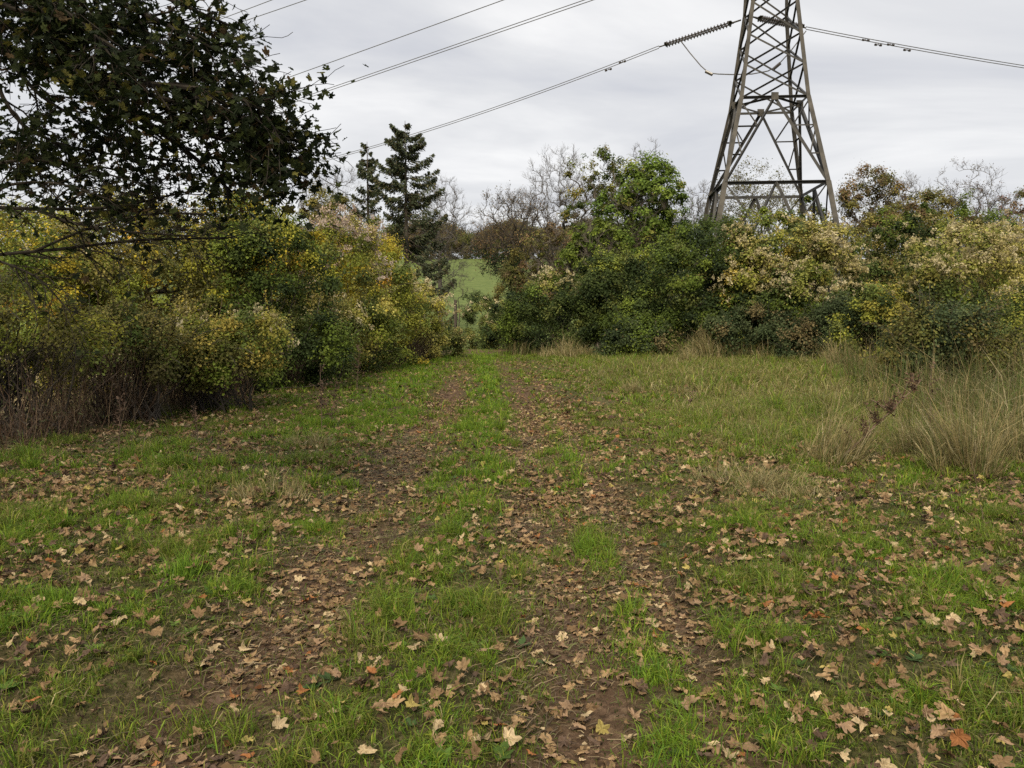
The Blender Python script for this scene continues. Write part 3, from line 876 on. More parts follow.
tree('leafy_tree', 'dark ivy covered tree at the right leg of the pylon', 'tree', None, 806, 50, 196, 66, 22, None, leaves=9000, lsize=.17, pal=GREEN + OLIVE, dense=.85)
tree('leafy_tree', 'rounded brownish tree just right of the pylon', 'tree', None, 868, 72, 160, 70, 23, None, leaves=20000, lsize=.18, pal=BROWN + OLIVE, dense=.8)
tree('bare_tree', 'thin leafless tree between the rounded brownish tree and the purplish tree', 'tree', bare_group, 910, 62, 166, 82, 24, None, M_TWIG, npts=750, cb=.22, rag=.12, twig_min=.011)
tree('leafy_tree', 'olive and yellow tree in front of the purplish tree on the right', 'tree', None, 928, 100, 192, 60, 25, None, leaves=20000, lsize=.17, pal=OLIVE + [((.2, .16, .04), 1.5)], dense=.85)
tree('leafy_tree', 'half bare tree with fine purplish twigs and few leaves near the right edge', 'tree', None, 975, 92, 152, 58, 26, None, M_TWIG, leaves=3800, lsize=.10, pal=[((.14, .10, .085), 2), ((.12, .11, .04), 1)], spread=.14, twig_min=.011)
tree('leafy_tree', 'low dark green tree below the purplish twigs of the half bare tree', 'tree', None, 985, 100, 208, 54, 27, None, leaves=16000, lsize=.16, pal=GREEN, dense=.85)
tree('leafy_tree', 'reddish brown tree cut by the right edge', 'tree', None, 1030, 60, 180, 64, 28, None, leaves=9000, lsize=.15, pal=RUSSET + BROWN, dense=.8)
tree('leafy_tree', 'mid green low tree under the olive green tree, above the bramble bank', 'tree', None, 600, 70, 216, 46, 29, None, leaves=15000, lsize=.15, pal=GREEN, dense=.85)
tree('leafy_tree', 'brownish scrub tree at the foot of the tall grey leafless tree', 'tree', None, 553, 74, 222, 48, 30, None, leaves=11000, lsize=.14, pal=OLIVE + BROWN, dense=.85)
# wood along the far hilltop
hg = 'trees along the far hilltop'
hill_lab = 'distant brown tree in the wood along the top of the green hillside'
proto = []
rng = np.random.default_rng(77)
for i in range(3):
    o = tree('hilltop_tree', hill_lab, 'tree', hg, 0, 0, 0, 0, 40 + i, None, leaves=4200, lsize=.36, pal=(BROWN + OLIVE, OLIVE + GREEN, BROWN)[i], spread=.5, twig_min=.03, pos=(-16 + 5 * i, 172), H=8.5, W=8.0)
    proto.append(o)
k = 0
for row, (yy, hs) in enumerate(((168, .8), (176, 1.0), (188, 1.15))):
    for xx in np.arange(-26, 32, 5.2):
        k += 1
        src = proto[k % 3]
        if k <= 3:
            o = src
        else:
            o = src.copy(); C.objects.link(o)
            for ch in list(src.children):
                c2 = ch.copy(); C.objects.link(c2); c2.parent = o
        X = xx + rng.uniform(-1.8, 1.8); Y = yy + rng.uniform(-3, 3)
        o.location = (X, Y, float(gz(X, Y)) - .1)
        sc = hs * rng.uniform(.72, 1.1)
        o.scale = (sc * rng.uniform(.9, 1.2), sc, sc)
        o.rotation_euler = (0, 0, rng.uniform(0, 6.28))

# ------------------------------------------------------------------ shrubs
def shrub(name, label, cat, group, px0, px1, top, d, seed, pal, n=16000, lsize=.08, depth=.8, clump_r=.34, seeds=0, seed_pal=None, shoots=40, stems=14, stem_top=.6, low=0.0, bark=M_BARKD, tops=None, lobes=9, shoot_len=.6, open_=0.0, toppal=None, topfrac=.68, seed_z=.45):
    """a bush: stems, leaf clumps heaped over several lobes, arching shoots, optionally pale seed heads"""
    rng = np.random.default_rng(seed)
    pc = at((px0 + px1) / 2, top, d); x = pc[0]; z0 = float(gz(x, d)); H = pc[2] - z0; W = (px1 - px0) / FPX * d
    D = W * depth
    root = empty(name, (x, d, z0 - .03), label, cat, group)
    LP, N, cl, sz, P, u, colc, nc = lobe_leaves(rng, W, D, H, n, lobes, clump_r, pal, lsize, low, open_, toppal, topfrac, seed)
    # arching shoots that break the outline
    if shoots:
        si = rng.choice(nc, shoots)
        k = 14
        t = np.linspace(0, 1, k)[None, :, None]
        d0 = nrm(u[si] * np.array([.7, .7, .3]) + np.array([0, 0, .8]) + rng.normal(0, .3, (shoots, 3)))
        L = shoot_len * rng.uniform(.4, 1.3, (shoots, 1, 1))
        SP = P[si][:, None] + d0[:, None] * t * L - UPV * (t ** 2) * L * rng.uniform(.1, .55, (shoots, 1, 1))
        ST = tubes(SP, np.full(SP.shape[:2], .006), 3)
        q = np.repeat(SP.reshape(-1, 3), 2, 0) + rng.normal(0, lsize * .45, (shoots * k * 2, 3))
        LP = np.concatenate([LP, q]); N = np.concatenate([N, rng.normal(0, 1, q.shape) + UPV * .5])
        cl = np.concatenate([cl, np.repeat(colc[si], k * 2, 0) * rng.uniform(.8, 1.3, (len(q), 1))]); sz = np.concatenate([sz, lsize * rng.uniform(.5, 1.1, len(q))])
    ok = LP[:, 2] > .03
    LP, N, cl, sz = LP[ok], N[ok], cl[ok], sz[ok]
    V, F = leaf_quads(LP, N, sz, rng, .7)
    mesh('foliage', V, F, M_LEAF, root, np.repeat(cl, 4, 0))
    parts = []
    if stems:
        a = rng.uniform(0, 6.28, stems); rr = rng.uniform(0, 1, stems) ** .5
        b = np.stack([np.cos(a) * rr * W * .32, np.sin(a) * rr * D * .32, np.full(stems, -.02)], 1)
        tgt = P[rng.choice(nc, stems)]; tgt = tgt * np.array([.9, .9, 1]) * .95
        t = np.linspace(0, 1, 8)[None, :, None]
        SP = b[:, None] * (1 - t) + tgt[:, None] * t + np.sin(t * 3.14) * rng.normal(0, .12, (stems, 1, 3)) * H * .4 + rng.normal(0, .015, (stems, 8, 3)) * H * .4
        SR = np.linspace(1, .3, 8)[None] * rng.uniform(.008, .022, (stems, 1)) * (H / 3) ** .5
        parts.append(tubes(SP, SR, 5) + (None,))
    if shoots: parts.append(ST + (None,))
    if parts:
        V, F, _ = joinVF(parts); mesh('stems', V, F, bark, root)
    if seeds:
        hi = np.where((P[:, 2] > H * seed_z) & (u[:, 2] > -.3))[0]
        if len(hi) > 3:
            m = fbm(P[hi, 0] * 1.1 + seed * 3.3, P[hi, 2] * 1.1 + P[hi, 1] * .9, 91, 2); hi = hi[m > np.quantile(m, .35)]
            nh = int(seeds / 20)
            hc = hi[rng.integers(0, len(hi), nh)]
            HP = P[hc] + rng.normal(0, 1, (nh, 3)) * clump_r * np.array([.6, .6, .4]) + u[hc] * clump_r * .3 + UPV * .05
            SPt = np.repeat(HP, 14, 0) + rng.normal(0, .045, (nh * 14, 3))
            V, F = leaf_quads(SPt, rng.normal(0, 1, SPt.shape), (.05 + .0012 * d) * rng.uniform(.6, 1.5, len(SPt)), rng, .55)
            sp_ = seed_pal or [((.40, .345, .19), 2), ((.46, .40, .25), 1.5), ((.33, .28, .13), 2)]
            cl = np.repeat(pick(sp_, nh, rng), 14, 0) * rng.uniform(.8, 1.2, (len(SPt), 1))
            mesh('seed_heads', V, F, M_SEED, root, np.repeat(cl, 4, 0))
    return root

DARK = [((.036, .054, .016), 3), ((.058, .080, .021), 3), ((.024, .037, .013), 2), ((.115, .13, .034), 1)]
TEAL = [((.048, .066, .027), 3), ((.07, .088, .036), 2), ((.03, .044, .018), 2), ((.15, .12, .055), 1.3)]
YGREEN = [((.21, .22, .036), 3), ((.27, .245, .05), 2), ((.11, .14, .032), 2), ((.36, .28, .06), 1)]
CLEM = [((.29, .265, .07), 3), ((.37, .32, .12), 1.5), ((.21, .22, .05), 2.5), ((.09, .11, .032), 2)]
DULL = [((.12, .11, .03), 3), ((.085, .08, .026), 3), ((.18, .155, .04), 1.5), ((.075, .09, .02), 2)]
PALEY = [((.24, .24, .065), 2), ((.15, .17, .046), 3), ((.085, .11, .034), 2)]
rg = 'bushes of the right hedge'
lg = 'bushes of the left hedge'
B = 'bush'
# right hedge
shrub('bramble_bush', 'dark green bramble mound with a pale seeding crest where the track ends', B, rg, 505, 606, 277, 33.5, 101, DARK + GREEN[:1], 35100, .085, .7, seeds=1500, toppal=CLEM, topfrac=.93, seed_z=.86)
shrub('hedge_bush', 'narrow cone shaped yellow green bush beside the track gap', B, rg, 466, 498, 294, 43, 102, PALEY + DARK, 12150, .085, 1.0, seeds=950)
shrub('hedge_bush', 'small yellow green bush squeezed between the cone shaped bush and dark bramble mound', B, rg, 484, 524, 303, 39, 103, PALEY + DARK, 12150, .10, 1.0, seeds=1330)
shrub('scrub_bush', 'brown olive bush under the ivy clad tree', B, rg, 492, 540, 254, 49, 104, OLIVE + BROWN, 14850, .10, .9)
shrub('bramble_bush', 'dark bramble bush with a bright yellow sprig at its top', B, rg, 582, 668, 252, 33, 105, DARK, 29700, .095, .7, toppal=[((.22, .24, .04), 1), ((.16, .19, .035), 1)], topfrac=.93)
shrub('hawthorn_bush', 'tallest dark green bush left of the pylon foot', B, rg, 622, 768, 222, 32, 106, DARK + GREEN, 64800, .10, .6, clump_r=.42, shoots=90, lobes=13)
shrub('clematis_thicket', 'yellow climbing clematis with fluffy heads below the left pylon leg', B, rg, 728, 806, 228, 31, 107, DARK + YGREEN, 27000, .095, .8, seeds=9880, toppal=CLEM + YGREEN, topfrac=.55, shoots=60)
shrub('clematis_thicket', 'cream clematis heap right below the pylon', B, rg, 768, 856, 218, 30, 108, DARK + GREEN, 29700, .095, .8, seeds=13000, toppal=CLEM, topfrac=.55, shoots=60)
shrub('hawthorn_bush', 'olive green bush with yellowing leaves between the two clematis heaps', B, rg, 840, 962, 216, 33, 109, GREEN + DARK + OLIVE[:2], 43200, .10, .6, seeds=2850, shoots=90, lobes=12)
shrub('clematis_thicket', 'wide pale clematis heap at the right edge', B, rg, 918, 1080, 222, 25, 110, DARK + GREEN + YGREEN[:1], 54000, .085, .7, seeds=18000, toppal=CLEM, topfrac=.5, shoots=90, lobes=13)
shrub('low_bush', 'low dark bush dotted with bright yellow leaves under the clematis at right', B, rg, 842, 940, 284, 26, 111, DARK + YGREEN, 25650, .085, .7, toppal=YGREEN, topfrac=.75, shoots=70)
shrub('bramble_bush', 'low bluish green bramble under the yellow clematis', B, rg, 716, 806, 304, 29.5, 112, TEAL, 22950, .085, .7, shoots=70)
shrub('bramble_bush', 'low bluish green bramble under the cream clematis heap', B, rg, 784, 872, 298, 28, 113, TEAL, 24300, .085, .7, shoots=70)
shrub('bramble_bush', 'low green bramble patch at the foot of the tallest dark bush', B, rg, 604, 690, 316, 30.5, 114, GREEN + TEAL, 18900, .085, .6, shoots=70)
shrub('bramble_bush', 'low tangled bramble behind the tall dry grass at right', B, rg, 890, 1010, 306, 17, 115, TEAL + OLIVE, 22000, .065, .6, shoots=120, shoot_len=.9)
shrub('scrub_bush', 'yellowing scrub behind the clematis at the pylon foot', B, rg, 690, 850, 206, 43, 116, YGREEN + OLIVE + GREEN, 24000, 0.13, .5, shoots=80)
shrub('scrub_bush', 'mixed green and russet scrub behind the olive green bush', B, rg, 836, 1000, 200, 46, 117, OLIVE + GREEN + BROWN, 26000, 0.13, .5, shoots=80)
shrub('hedge_bush', 'green bush at the far right edge beside the dry grass', B, rg, 1000, 1150, 262, 19, 118, YGREEN + DARK, 20000, .06, .8, shoots=60)
shrub('scrub_bush', 'dark scrub filling the hedge behind the dark bramble mound', B, rg, 560, 700, 262, 40, 119, DARK + OLIVE, 20000, .11, .6)
shrub('scrub_bush', 'deep green scrub closing the hedge behind the bramble by the track', B, rg, 500, 610, 300, 38, 120, DARK, 18900, .12, .6)
shrub('scrub_bush', 'deep green scrub closing the hedge behind the tallest dark bush', B, rg, 640, 790, 262, 38, 121, DARK + OLIVE, 27000, .12, .5)
# left hedge
shrub('thicket_bush', 'sparse yellow leaved thicket of bare dark stems at the left edge', B, lg, -110, 110, 272, 10.6, 201, DULL + YELLOW[1:], 13000, .048, .5, clump_r=.24, stems=110, low=.38, shoots=90, shoot_len=.5, lobes=11, open_=.12)
shrub('thicket_bush', 'olive thicket with bare lower stems right of the sparse yellow thicket', B, lg, 70, 190, 300, 12.2, 202, DULL + OLIVE + GREEN, 15000, .048, .7, clump_r=.24, stems=90, low=.40, shoots=70, shoot_len=.5)
shrub('bramble_bush', 'rounded bush with bright yellow green crown over brown dead stems', B, lg, 150, 278, 312, 13.4, 203, GREEN + OLIVE, 22000, .05, .8, clump_r=.24, stems=70, low=.36, seeds=1500, toppal=YGREEN, topfrac=.6, shoots=80, shoot_len=.5)
shrub('hawthorn_bush', 'tall dark green hawthorn in the left hedge beside the pink seed heads', B, lg, 204, 338, 206, 17, 204, DARK + GREEN, 46000, .058, .7, clump_r=.3, toppal=YELLOW + GREEN, topfrac=.82, shoots=90, lobes=12)
tree('field_maple', 'young maple with yellow orange leaves behind the overhanging boughs', 'tree', None, 140, 190, 192, 19, 205, None, M_BARKD, leaves=26000, lsize=.075, pal=YELLOW + OLIVE, dense=.8, twig_min=.008)
tree('field_maple', 'yellow maple with green leaves at the foot, left of the hawthorn', 'tree', None, 238, 120, 180, 21, 206, None, M_BARKD, leaves=15000, lsize=.08, pal=YELLOW + GREEN + OLIVE, spread=.2, twig_min=.008)
shrub('hedge_bush', 'green bush with white seed heads behind the sparse left edge thicket', B, lg, -110, 100, 220, 16.5, 207, GREEN + OLIVE + YELLOW, 34000, .06, .6, clump_r=.3, seeds=900, shoots=70)
shrub('hedge_bush', 'yellow green bush behind the olive thicket', B, lg, 50, 240, 228, 17, 208, YELLOW + OLIVE + DULL, 36000, .06, .6, clump_r=.3, shoots=70)
shrub('clematis_thicket', 'clematis with pinkish seed heads spilling over the left hedge', B, lg, 288, 372, 214, 22, 209, YELLOW + CLEM, 24000, .065, .8, clump_r=.3, seeds=7000, seed_pal=[((.36, .28, .22), 2), ((.44, .36, .30), 2), ((.26, .19, .14), 1)], shoots=70)
shrub('hedge_bush', 'golden green bush in the middle of the left hedge', B, lg, 326, 420, 236, 26, 210, YGREEN + YELLOW, 28000, .072, .8, shoots=80, lobes=11)
shrub('hedge_bush', 'pale yellow bush with fluffy heads near the far end of the left hedge', B, lg, 372, 440, 280, 28.5, 211, CLEM + YGREEN, 18000, .075, .8, seeds=3000)
shrub('bramble_bush', 'low brownish bramble ending the left hedge at the track', B, lg, 414, 460, 320, 31, 212, OLIVE + DARK + CLEM, 10000, .075, .9)
shrub('low_bush', 'low dark green bush in front of the golden green bush', B, lg, 330, 398, 300, 23, 213, GREEN + DARK + YGREEN, 13000, .065, .8)
shrub('low_bush', 'small pale leaved bush at the foot of the pinkish seed heads', B, lg, 300, 352, 292, 20, 214, CLEM + OLIVE, 9000, .06, .8, seeds=900)
shrub('hedge_bush', 'russet and yellow bush behind the pinkish seed heads', B, lg, 296, 400, 222, 31, 215, YELLOW + BROWN, 22000, .085, .6)

hb = 'bushes under the hilltop trees'
pb = [shrub('hilltop_bush', 'distant brown bush in the wood edge along the hilltop', B, hb, 0, 50, 230, 172, 301 + i, (BROWN + OLIVE, OLIVE + GREEN)[i], 5200, .36, .8, clump_r=1.0, shoots=30, shoot_len=1.5) for i in range(2)]
rng = np.random.default_rng(78)
kk_ = 0
for xx in np.arange(-34, 34, 3.6):
    o = pb[kk_ % 2]
    if kk_ >= 2:
        src = o; o = src.copy(); C.objects.link(o)
        for ch in list(src.children):
            c2 = ch.copy(); C.objects.link(c2); c2.parent = o
    kk_ += 1
    X = xx + rng.uniform(-1, 1); Y = 166 + rng.uniform(-2, 6)
    o.location = (X, Y, float(gz(X, Y)) - .2); sc = rng.uniform(.45, .75); o.scale = (sc, sc, sc); o.rotation_euler = (0, 0, rng.uniform(0, 6.28))

tree('leafy_tree', 'olive tree filling the gaps behind the hedge at the left edge', 'tree', None, 20, 190, 204, 27, 216, None, leaves=26000, lsize=.11, pal=OLIVE + YELLOW, dense=.95)
tree('leafy_tree', 'yellow olive tree behind the hawthorn in the left hedge', 'tree', None, 250, 130, 212, 28, 217, None, leaves=20000, lsize=.11, pal=YELLOW + GREEN, dense=.95)

# sapling and post on the hillside gap
tree('bare_sapling', 'small leafless sapling in front of the green hillside', 'tree', None, 458, 50, 258, 52, 44, None, M_BARKD, twig_min=.006, trunk_r=.04, npts=70, cb=.25)
pp = at(455.5, 300, 50); zg = float(gz(pp[0], 50))
V, F, _ = joinVF([poly_tube([[pp[0], 50, zg - .2], [pp[0], 50, pp[2] - .04], [pp[0], 50, pp[2]]], .10, 8)])
tag(mesh('wooden_post', V, F, M_POST), 'dark wooden post at the foot of the leafless sapling', 'post')

# ------------------------------------------------------------------ overhanging sycamore, near left
def smooth_poly(pts, n):
    pts = np.array(pts); t = np.linspace(0, len(pts) - 1, n)
    p = np.vstack([2 * pts[0] - pts[1], pts, 2 * pts[-1] - pts[-2]])
    out = []
    for q in t:
        i = min(int(q), len(pts) - 2); f = q - i
        a, b, c, d = p[i], p[i + 1], p[i + 2], p[i + 3]
        out.append(.5 * (2 * b + (c - a) * f + (2 * a - 5 * b + 4 * c - d) * f ** 2 + (3 * b - a - 3 * c + d) * f ** 3))
    return np.array(out)
rng = np.random.default_rng(900)
TX, TY = -6.4, 5.2
syc = empty('sycamore_tree', (TX, TY, float(gz(TX, TY))), 'near sycamore whose dark leafy boughs hang across the top left', 'tree')
base = np.array(syc.location)
trunk = np.array([[TX, TY, -.1], [TX + .05, TY, 1.0], [TX - .02, TY + .05, 2.2], [TX + .08, TY + .1, 3.6], [TX, TY + .2, 5.2], [TX - .2, TY + .3, 7.4], [TX - .1, TY + .2, 9.6]])
tp_ = [tubes(smooth_poly(trunk, 14)[None], np.linspace(.30, .09, 14)[None], 12) + (None,)]
TZ = lambda z: np.array([TX + .03, TY + .1, z])
# (points in the photograph with distance, bough radius, leaf weight)
MAIN = [[TZ(2.4), at(-90, 30, 5.9), (0, 46, 6.0), (70, 84, 5.8), (130, 112, 5.7), (190, 154, 5.6), (232, 192, 5.6)],
        [TZ(3.4), at(-120, -60, 5.6), (20, -40, 5.5), (120, -20, 5.4), (240, 30, 5.3)],
        [TZ(1.9), at(-110, 190, 5.6), (-20, 206, 5.6), (60, 209, 5.6), (120, 206, 5.6), (176, 194, 5.6)],
        [TZ(1.7), at(-120, 262, 5.8), (-20, 256, 5.9), (60, 249, 5.7), (140, 240, 5.6), (228, 238, 5.6)]]
MR = (.062, .05, .02, .018); MW = (.55, 1.3, .12, .10)
def topts(ps): return [np.array(q) if isinstance(q, np.ndarray) else at(*q) for q in ps]
mains = [smooth_poly(topts(m), 16) for m in MAIN]
# boughs that leave a main one: (main, where along it, points, radius, leaf weight)
BOUGH = [
    (0, .42, [(90, 60, 5.7), (170, 62, 5.6), (250, 78, 5.6)], .026, 1.4),
    (0, .50, [(130, 90, 5.4), (220, 112, 5.3), (285, 122, 5.3)], .026, 1.5),
    (0, .58, [(160, 120, 5.4), (240, 142, 5.3), (284, 158, 5.3)], .024, 1.4),
    (0, .55, [(140, 84, 5.2), (220, 92, 5.1), (280, 108, 5.1), (312, 146, 5.1)], .026, 1.5),
    (0, .36, [(40, 95, 6.0), (100, 130, 5.9), (150, 165, 5.8)], .018, 1.2),
    (0, .30, [(10, 110, 6.1), (50, 140, 6.1), (110, 160, 6.0), (190, 172, 5.9)], .018, 1.3),
    (0, .22, [(-20, 120, 6.2), (10, 150, 6.2), (60, 172, 6.1), (120, 182, 6.0)], .016, 1.2),
    (0, .40, [(70, 30, 5.5), (140, 22, 5.4), (215, 30, 5.3)], .022, 1.3),
    (1, .45, [(60, 10, 5.7), (130, 30, 5.6), (205, 58, 5.6)], .024, 1.5),
    (1, .35, [(10, -10, 5.9), (60, 15, 5.9), (110, 45, 5.8)], .022, 1.3),
    (1, .28, [(-30, 10, 5.6), (20, 28, 5.5), (70, 50, 5.4)], .02, 1.5),
    (1, .33, [(0, -25, 5.3), (40, -5, 5.2), (90, 30, 5.1), (120, 70, 5.1)], .02, 1.5),
    (1, .60, [(140, 12, 5.3), (200, 40, 5.2), (250, 62, 5.2)], .022, 1.3),
    (1, .30, [(-40, -20, 5.4), (10, 8, 5.3), (70, 22, 5.2), (130, 60, 5.1), (170, 110, 5.1)], .022, 1.3),
    (2, .40, [(10, 185, 5.5), (60, 184, 5.4), (110, 200, 5.4)], .012, .6),
    (2, .35, [(-20, 170, 5.8), (30, 160, 5.8), (90, 170, 5.8), (150, 186, 5.7)], .014, .9),
    (2, .55, [(70, 222, 5.5), (130, 232, 5.4), (196, 236, 5.4)], .012, .2),
    (3, .40, [(10, 265, 5.6), (40, 280, 5.5), (70, 312, 5.5)], .010, .08),
    (3, .55, [(90, 228, 5.5), (150, 214, 5.4), (210, 214, 5.4)], .010, .15),
    (0, .72, [(225, 135, 5.4), (270, 138, 5.4), (314, 148, 5.4)], .014, 1.0),
    (0, .80, [(238, 170, 5.5), (268, 160, 5.5), (292, 164, 5.5)], .012, 1.0),
]
bp, br, bw = [], [], []
for m_, r_, w_ in zip(mains, MR, MW):
    bp.append(m_); br.append(np.linspace(r_, .007, 16)); bw.append(w_ * .6)
for mi, f_, pts, r_, w_ in BOUGH:
    q_ = mains[mi][int(f_ * 15)]
    bp.append(smooth_poly([q_] + [at(p[0] if p[0] < 190 else 190 + (p[0] - 190) * .76, p[1] if p[1] < 140 or mi > 1 else 140 + (p[1] - 140) * .7, p[2]) for p in pts], 16)); br.append(np.linspace(r_, .005, 16)); bw.append(w_)
bp, br, bw = np.array(bp), np.array(br), np.array(bw)
tp_.append(tubes(bp, br, 7) + (None,))
def sidetwigs(P, r, m, t0, ang, L, n, rng, flat=.5, trop=-.02, wob=.16):
    Bp, npn, _ = P.shape
    t = t0 + (1 - t0) * (np.arange(m)[None] + rng.uniform(0, 1, (Bp, m))) / m
    f = t * (npn - 1); i0 = np.clip(f.astype(int), 0, npn - 2); fr = (f - i0)[..., None]; bi = np.arange(Bp)[:, None]
    o = P[bi, i0] * (1 - fr) + P[bi, i0 + 1] * fr; T = nrm(P[bi, i0 + 1] - P[bi, i0]); A, B_ = frames(T)
    az = rng.uniform(0, 6.28, (Bp, m, 1))
    side_ = np.cos(az) * A + np.sin(az) * B_ * flat
    an = R(ang) * rng.uniform(.6, 1.3, (Bp, m, 1))
    d = nrm(np.cos(an) * T + np.sin(an) * nrm(side_)).reshape(-1, 3)
    cur = o.reshape(-1, 3); pts = [cur]; Ls = (L * rng.uniform(.5, 1.3, Bp * m))[:, None]
    for k in range(n - 1):
        d = nrm(d + rng.normal(0, wob, d.shape) + UPV * trop); cur = cur + d * Ls / (n - 1); pts.append(cur)
    Q = np.stack(pts, 1)
    r0 = np.minimum((r[bi, i0] * .6).reshape(-1), .014)
    return Q, np.maximum(r0[:, None] * np.linspace(1, .4, n)[None], .0022)
t1, r1 = sidetwigs(bp, br, 16, .16, 44, .34, 6, rng)
w1 = np.repeat(bw, 16)
t2, r2 = sidetwigs(t1, r1, 5, .2, 42, .24, 5, rng)
w2 = np.repeat(w1, 5)
tp_ += [tubes(t1, r1, 5) + (None,), tubes(t2, r2, 3) + (None,)]
# upper crown out of view: completes the tree, thickened to shade the left side
upb = np.array([smooth_poly([TZ(z), TZ(z) + np.array([math.cos(a) * 1.6, math.sin(a) * 1.6, .5]), TZ(z) + np.array([math.cos(a) * 3.6, math.sin(a) * 3.6, 1.0])], 10) for z, a in zip(np.linspace(4.5, 9, 16), np.arange(16) * 2.4)])
t3, r3 = sidetwigs(upb, np.tile(np.linspace(.05, .01, 10), (16, 1)), 22, .15, 50, 1.0, 6, rng)
tp_ += [tubes(upb, np.tile(np.linspace(.06, .012, 10), (16, 1)), 6) + (None,), tubes(t3, r3, 3) + (None,)]
V, F, _ = joinVF(tp_)
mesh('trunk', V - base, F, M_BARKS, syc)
tpls = [outline_leaf(np.random.default_rng(50 + i), curl=.25 * (i % 3), crumple=.03) for i in range(4)]
NL = 7600
w2n = w2 / w2.sum()
b = rng.choice(len(t2), NL, p=w2n); kk = rng.integers(1, 5, NL)
P = t2[b, kk] + rng.normal(0, .05, (NL, 3)) - UPV * rng.uniform(0, .07, (NL, 1))
NU = 8000  # unseen upper leaves, count raised to cast shade on the left
b3 = rng.integers(0, len(t3), NU); P3 = t3[b3, rng.integers(1, 6, NU)] + rng.normal(0, .1, (NU, 3))
P = np.concatenate([P, P3]); NT = len(P)
N = rng.normal(0, .75, (NT, 3)) + np.array([.0, -.25, .75])
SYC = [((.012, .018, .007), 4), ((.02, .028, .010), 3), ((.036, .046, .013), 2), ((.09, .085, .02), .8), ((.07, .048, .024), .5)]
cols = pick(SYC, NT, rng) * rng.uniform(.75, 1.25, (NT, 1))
ti = rng.integers(0, 4, NT); sz = rng.uniform(.05, .106, NT); sz[NL:] *= 1.7; spn = rng.uniform(0, 6.28, NT)
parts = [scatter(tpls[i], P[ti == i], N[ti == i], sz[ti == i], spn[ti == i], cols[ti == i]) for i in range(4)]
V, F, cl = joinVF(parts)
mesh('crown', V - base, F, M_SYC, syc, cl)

# ------------------------------------------------------------------ grass
def blades(P, h, w, az, lean, rng, curve=1.0, face=None, kink=0.0):
    n = len(P)
    dirv = np.stack([np.cos(az), np.sin(az), np.zeros(n)], 1)
    fa = rng.uniform(0, 6.28, n) if face is None else face
    wd = np.stack([np.cos(fa), np.sin(fa), np.zeros(n)], 1) * (w * .5)[:, None]
    hh = h[:, None]; ln = lean[:, None]
    mid_ = P + UPV * hh * .58 * (1 - .25 * ln) + dirv * hh * ln * .30
    tip_ = P + UPV * hh * (1 - .62 * ln * curve) + dirv * hh * ln * .95
    if kink:
        a2 = az + rng.normal(0, .9, n); el = np.clip(rng.normal(.75 - .5 * lean, kink, n), -.5, 1.4)
        tip_ = mid_ + (h * .47)[:, None] * np.stack([np.cos(a2) * np.cos(el), np.sin(a2) * np.cos(el), np.sin(el)], 1)
    V = np.stack([P - wd, P + wd, mid_ - wd * .8, mid_ + wd * .8, tip_], 1).reshape(-1, 3)
    o = (np.arange(n) * 5)[:, None]
    return V, np.concatenate([o + np.array([[0, 1, 3]]), o + np.array([[0, 3, 2]]), o + np.array([[2, 3, 4]])])

def in_hedge(x, y):
    """where bushes stand: no turf"""
    left = x < np.interp(y, [6, 9, 18, 24, 28, 33, 40], [-7, -5.9, -5.5, -4.6, -3.3, -2.6, -2.2])
    right = (y > np.interp(x, [-1, 0, 3, 8, 12, 16], [40, 34, 32.5, 30, 26.5, 23]))
    return left | right

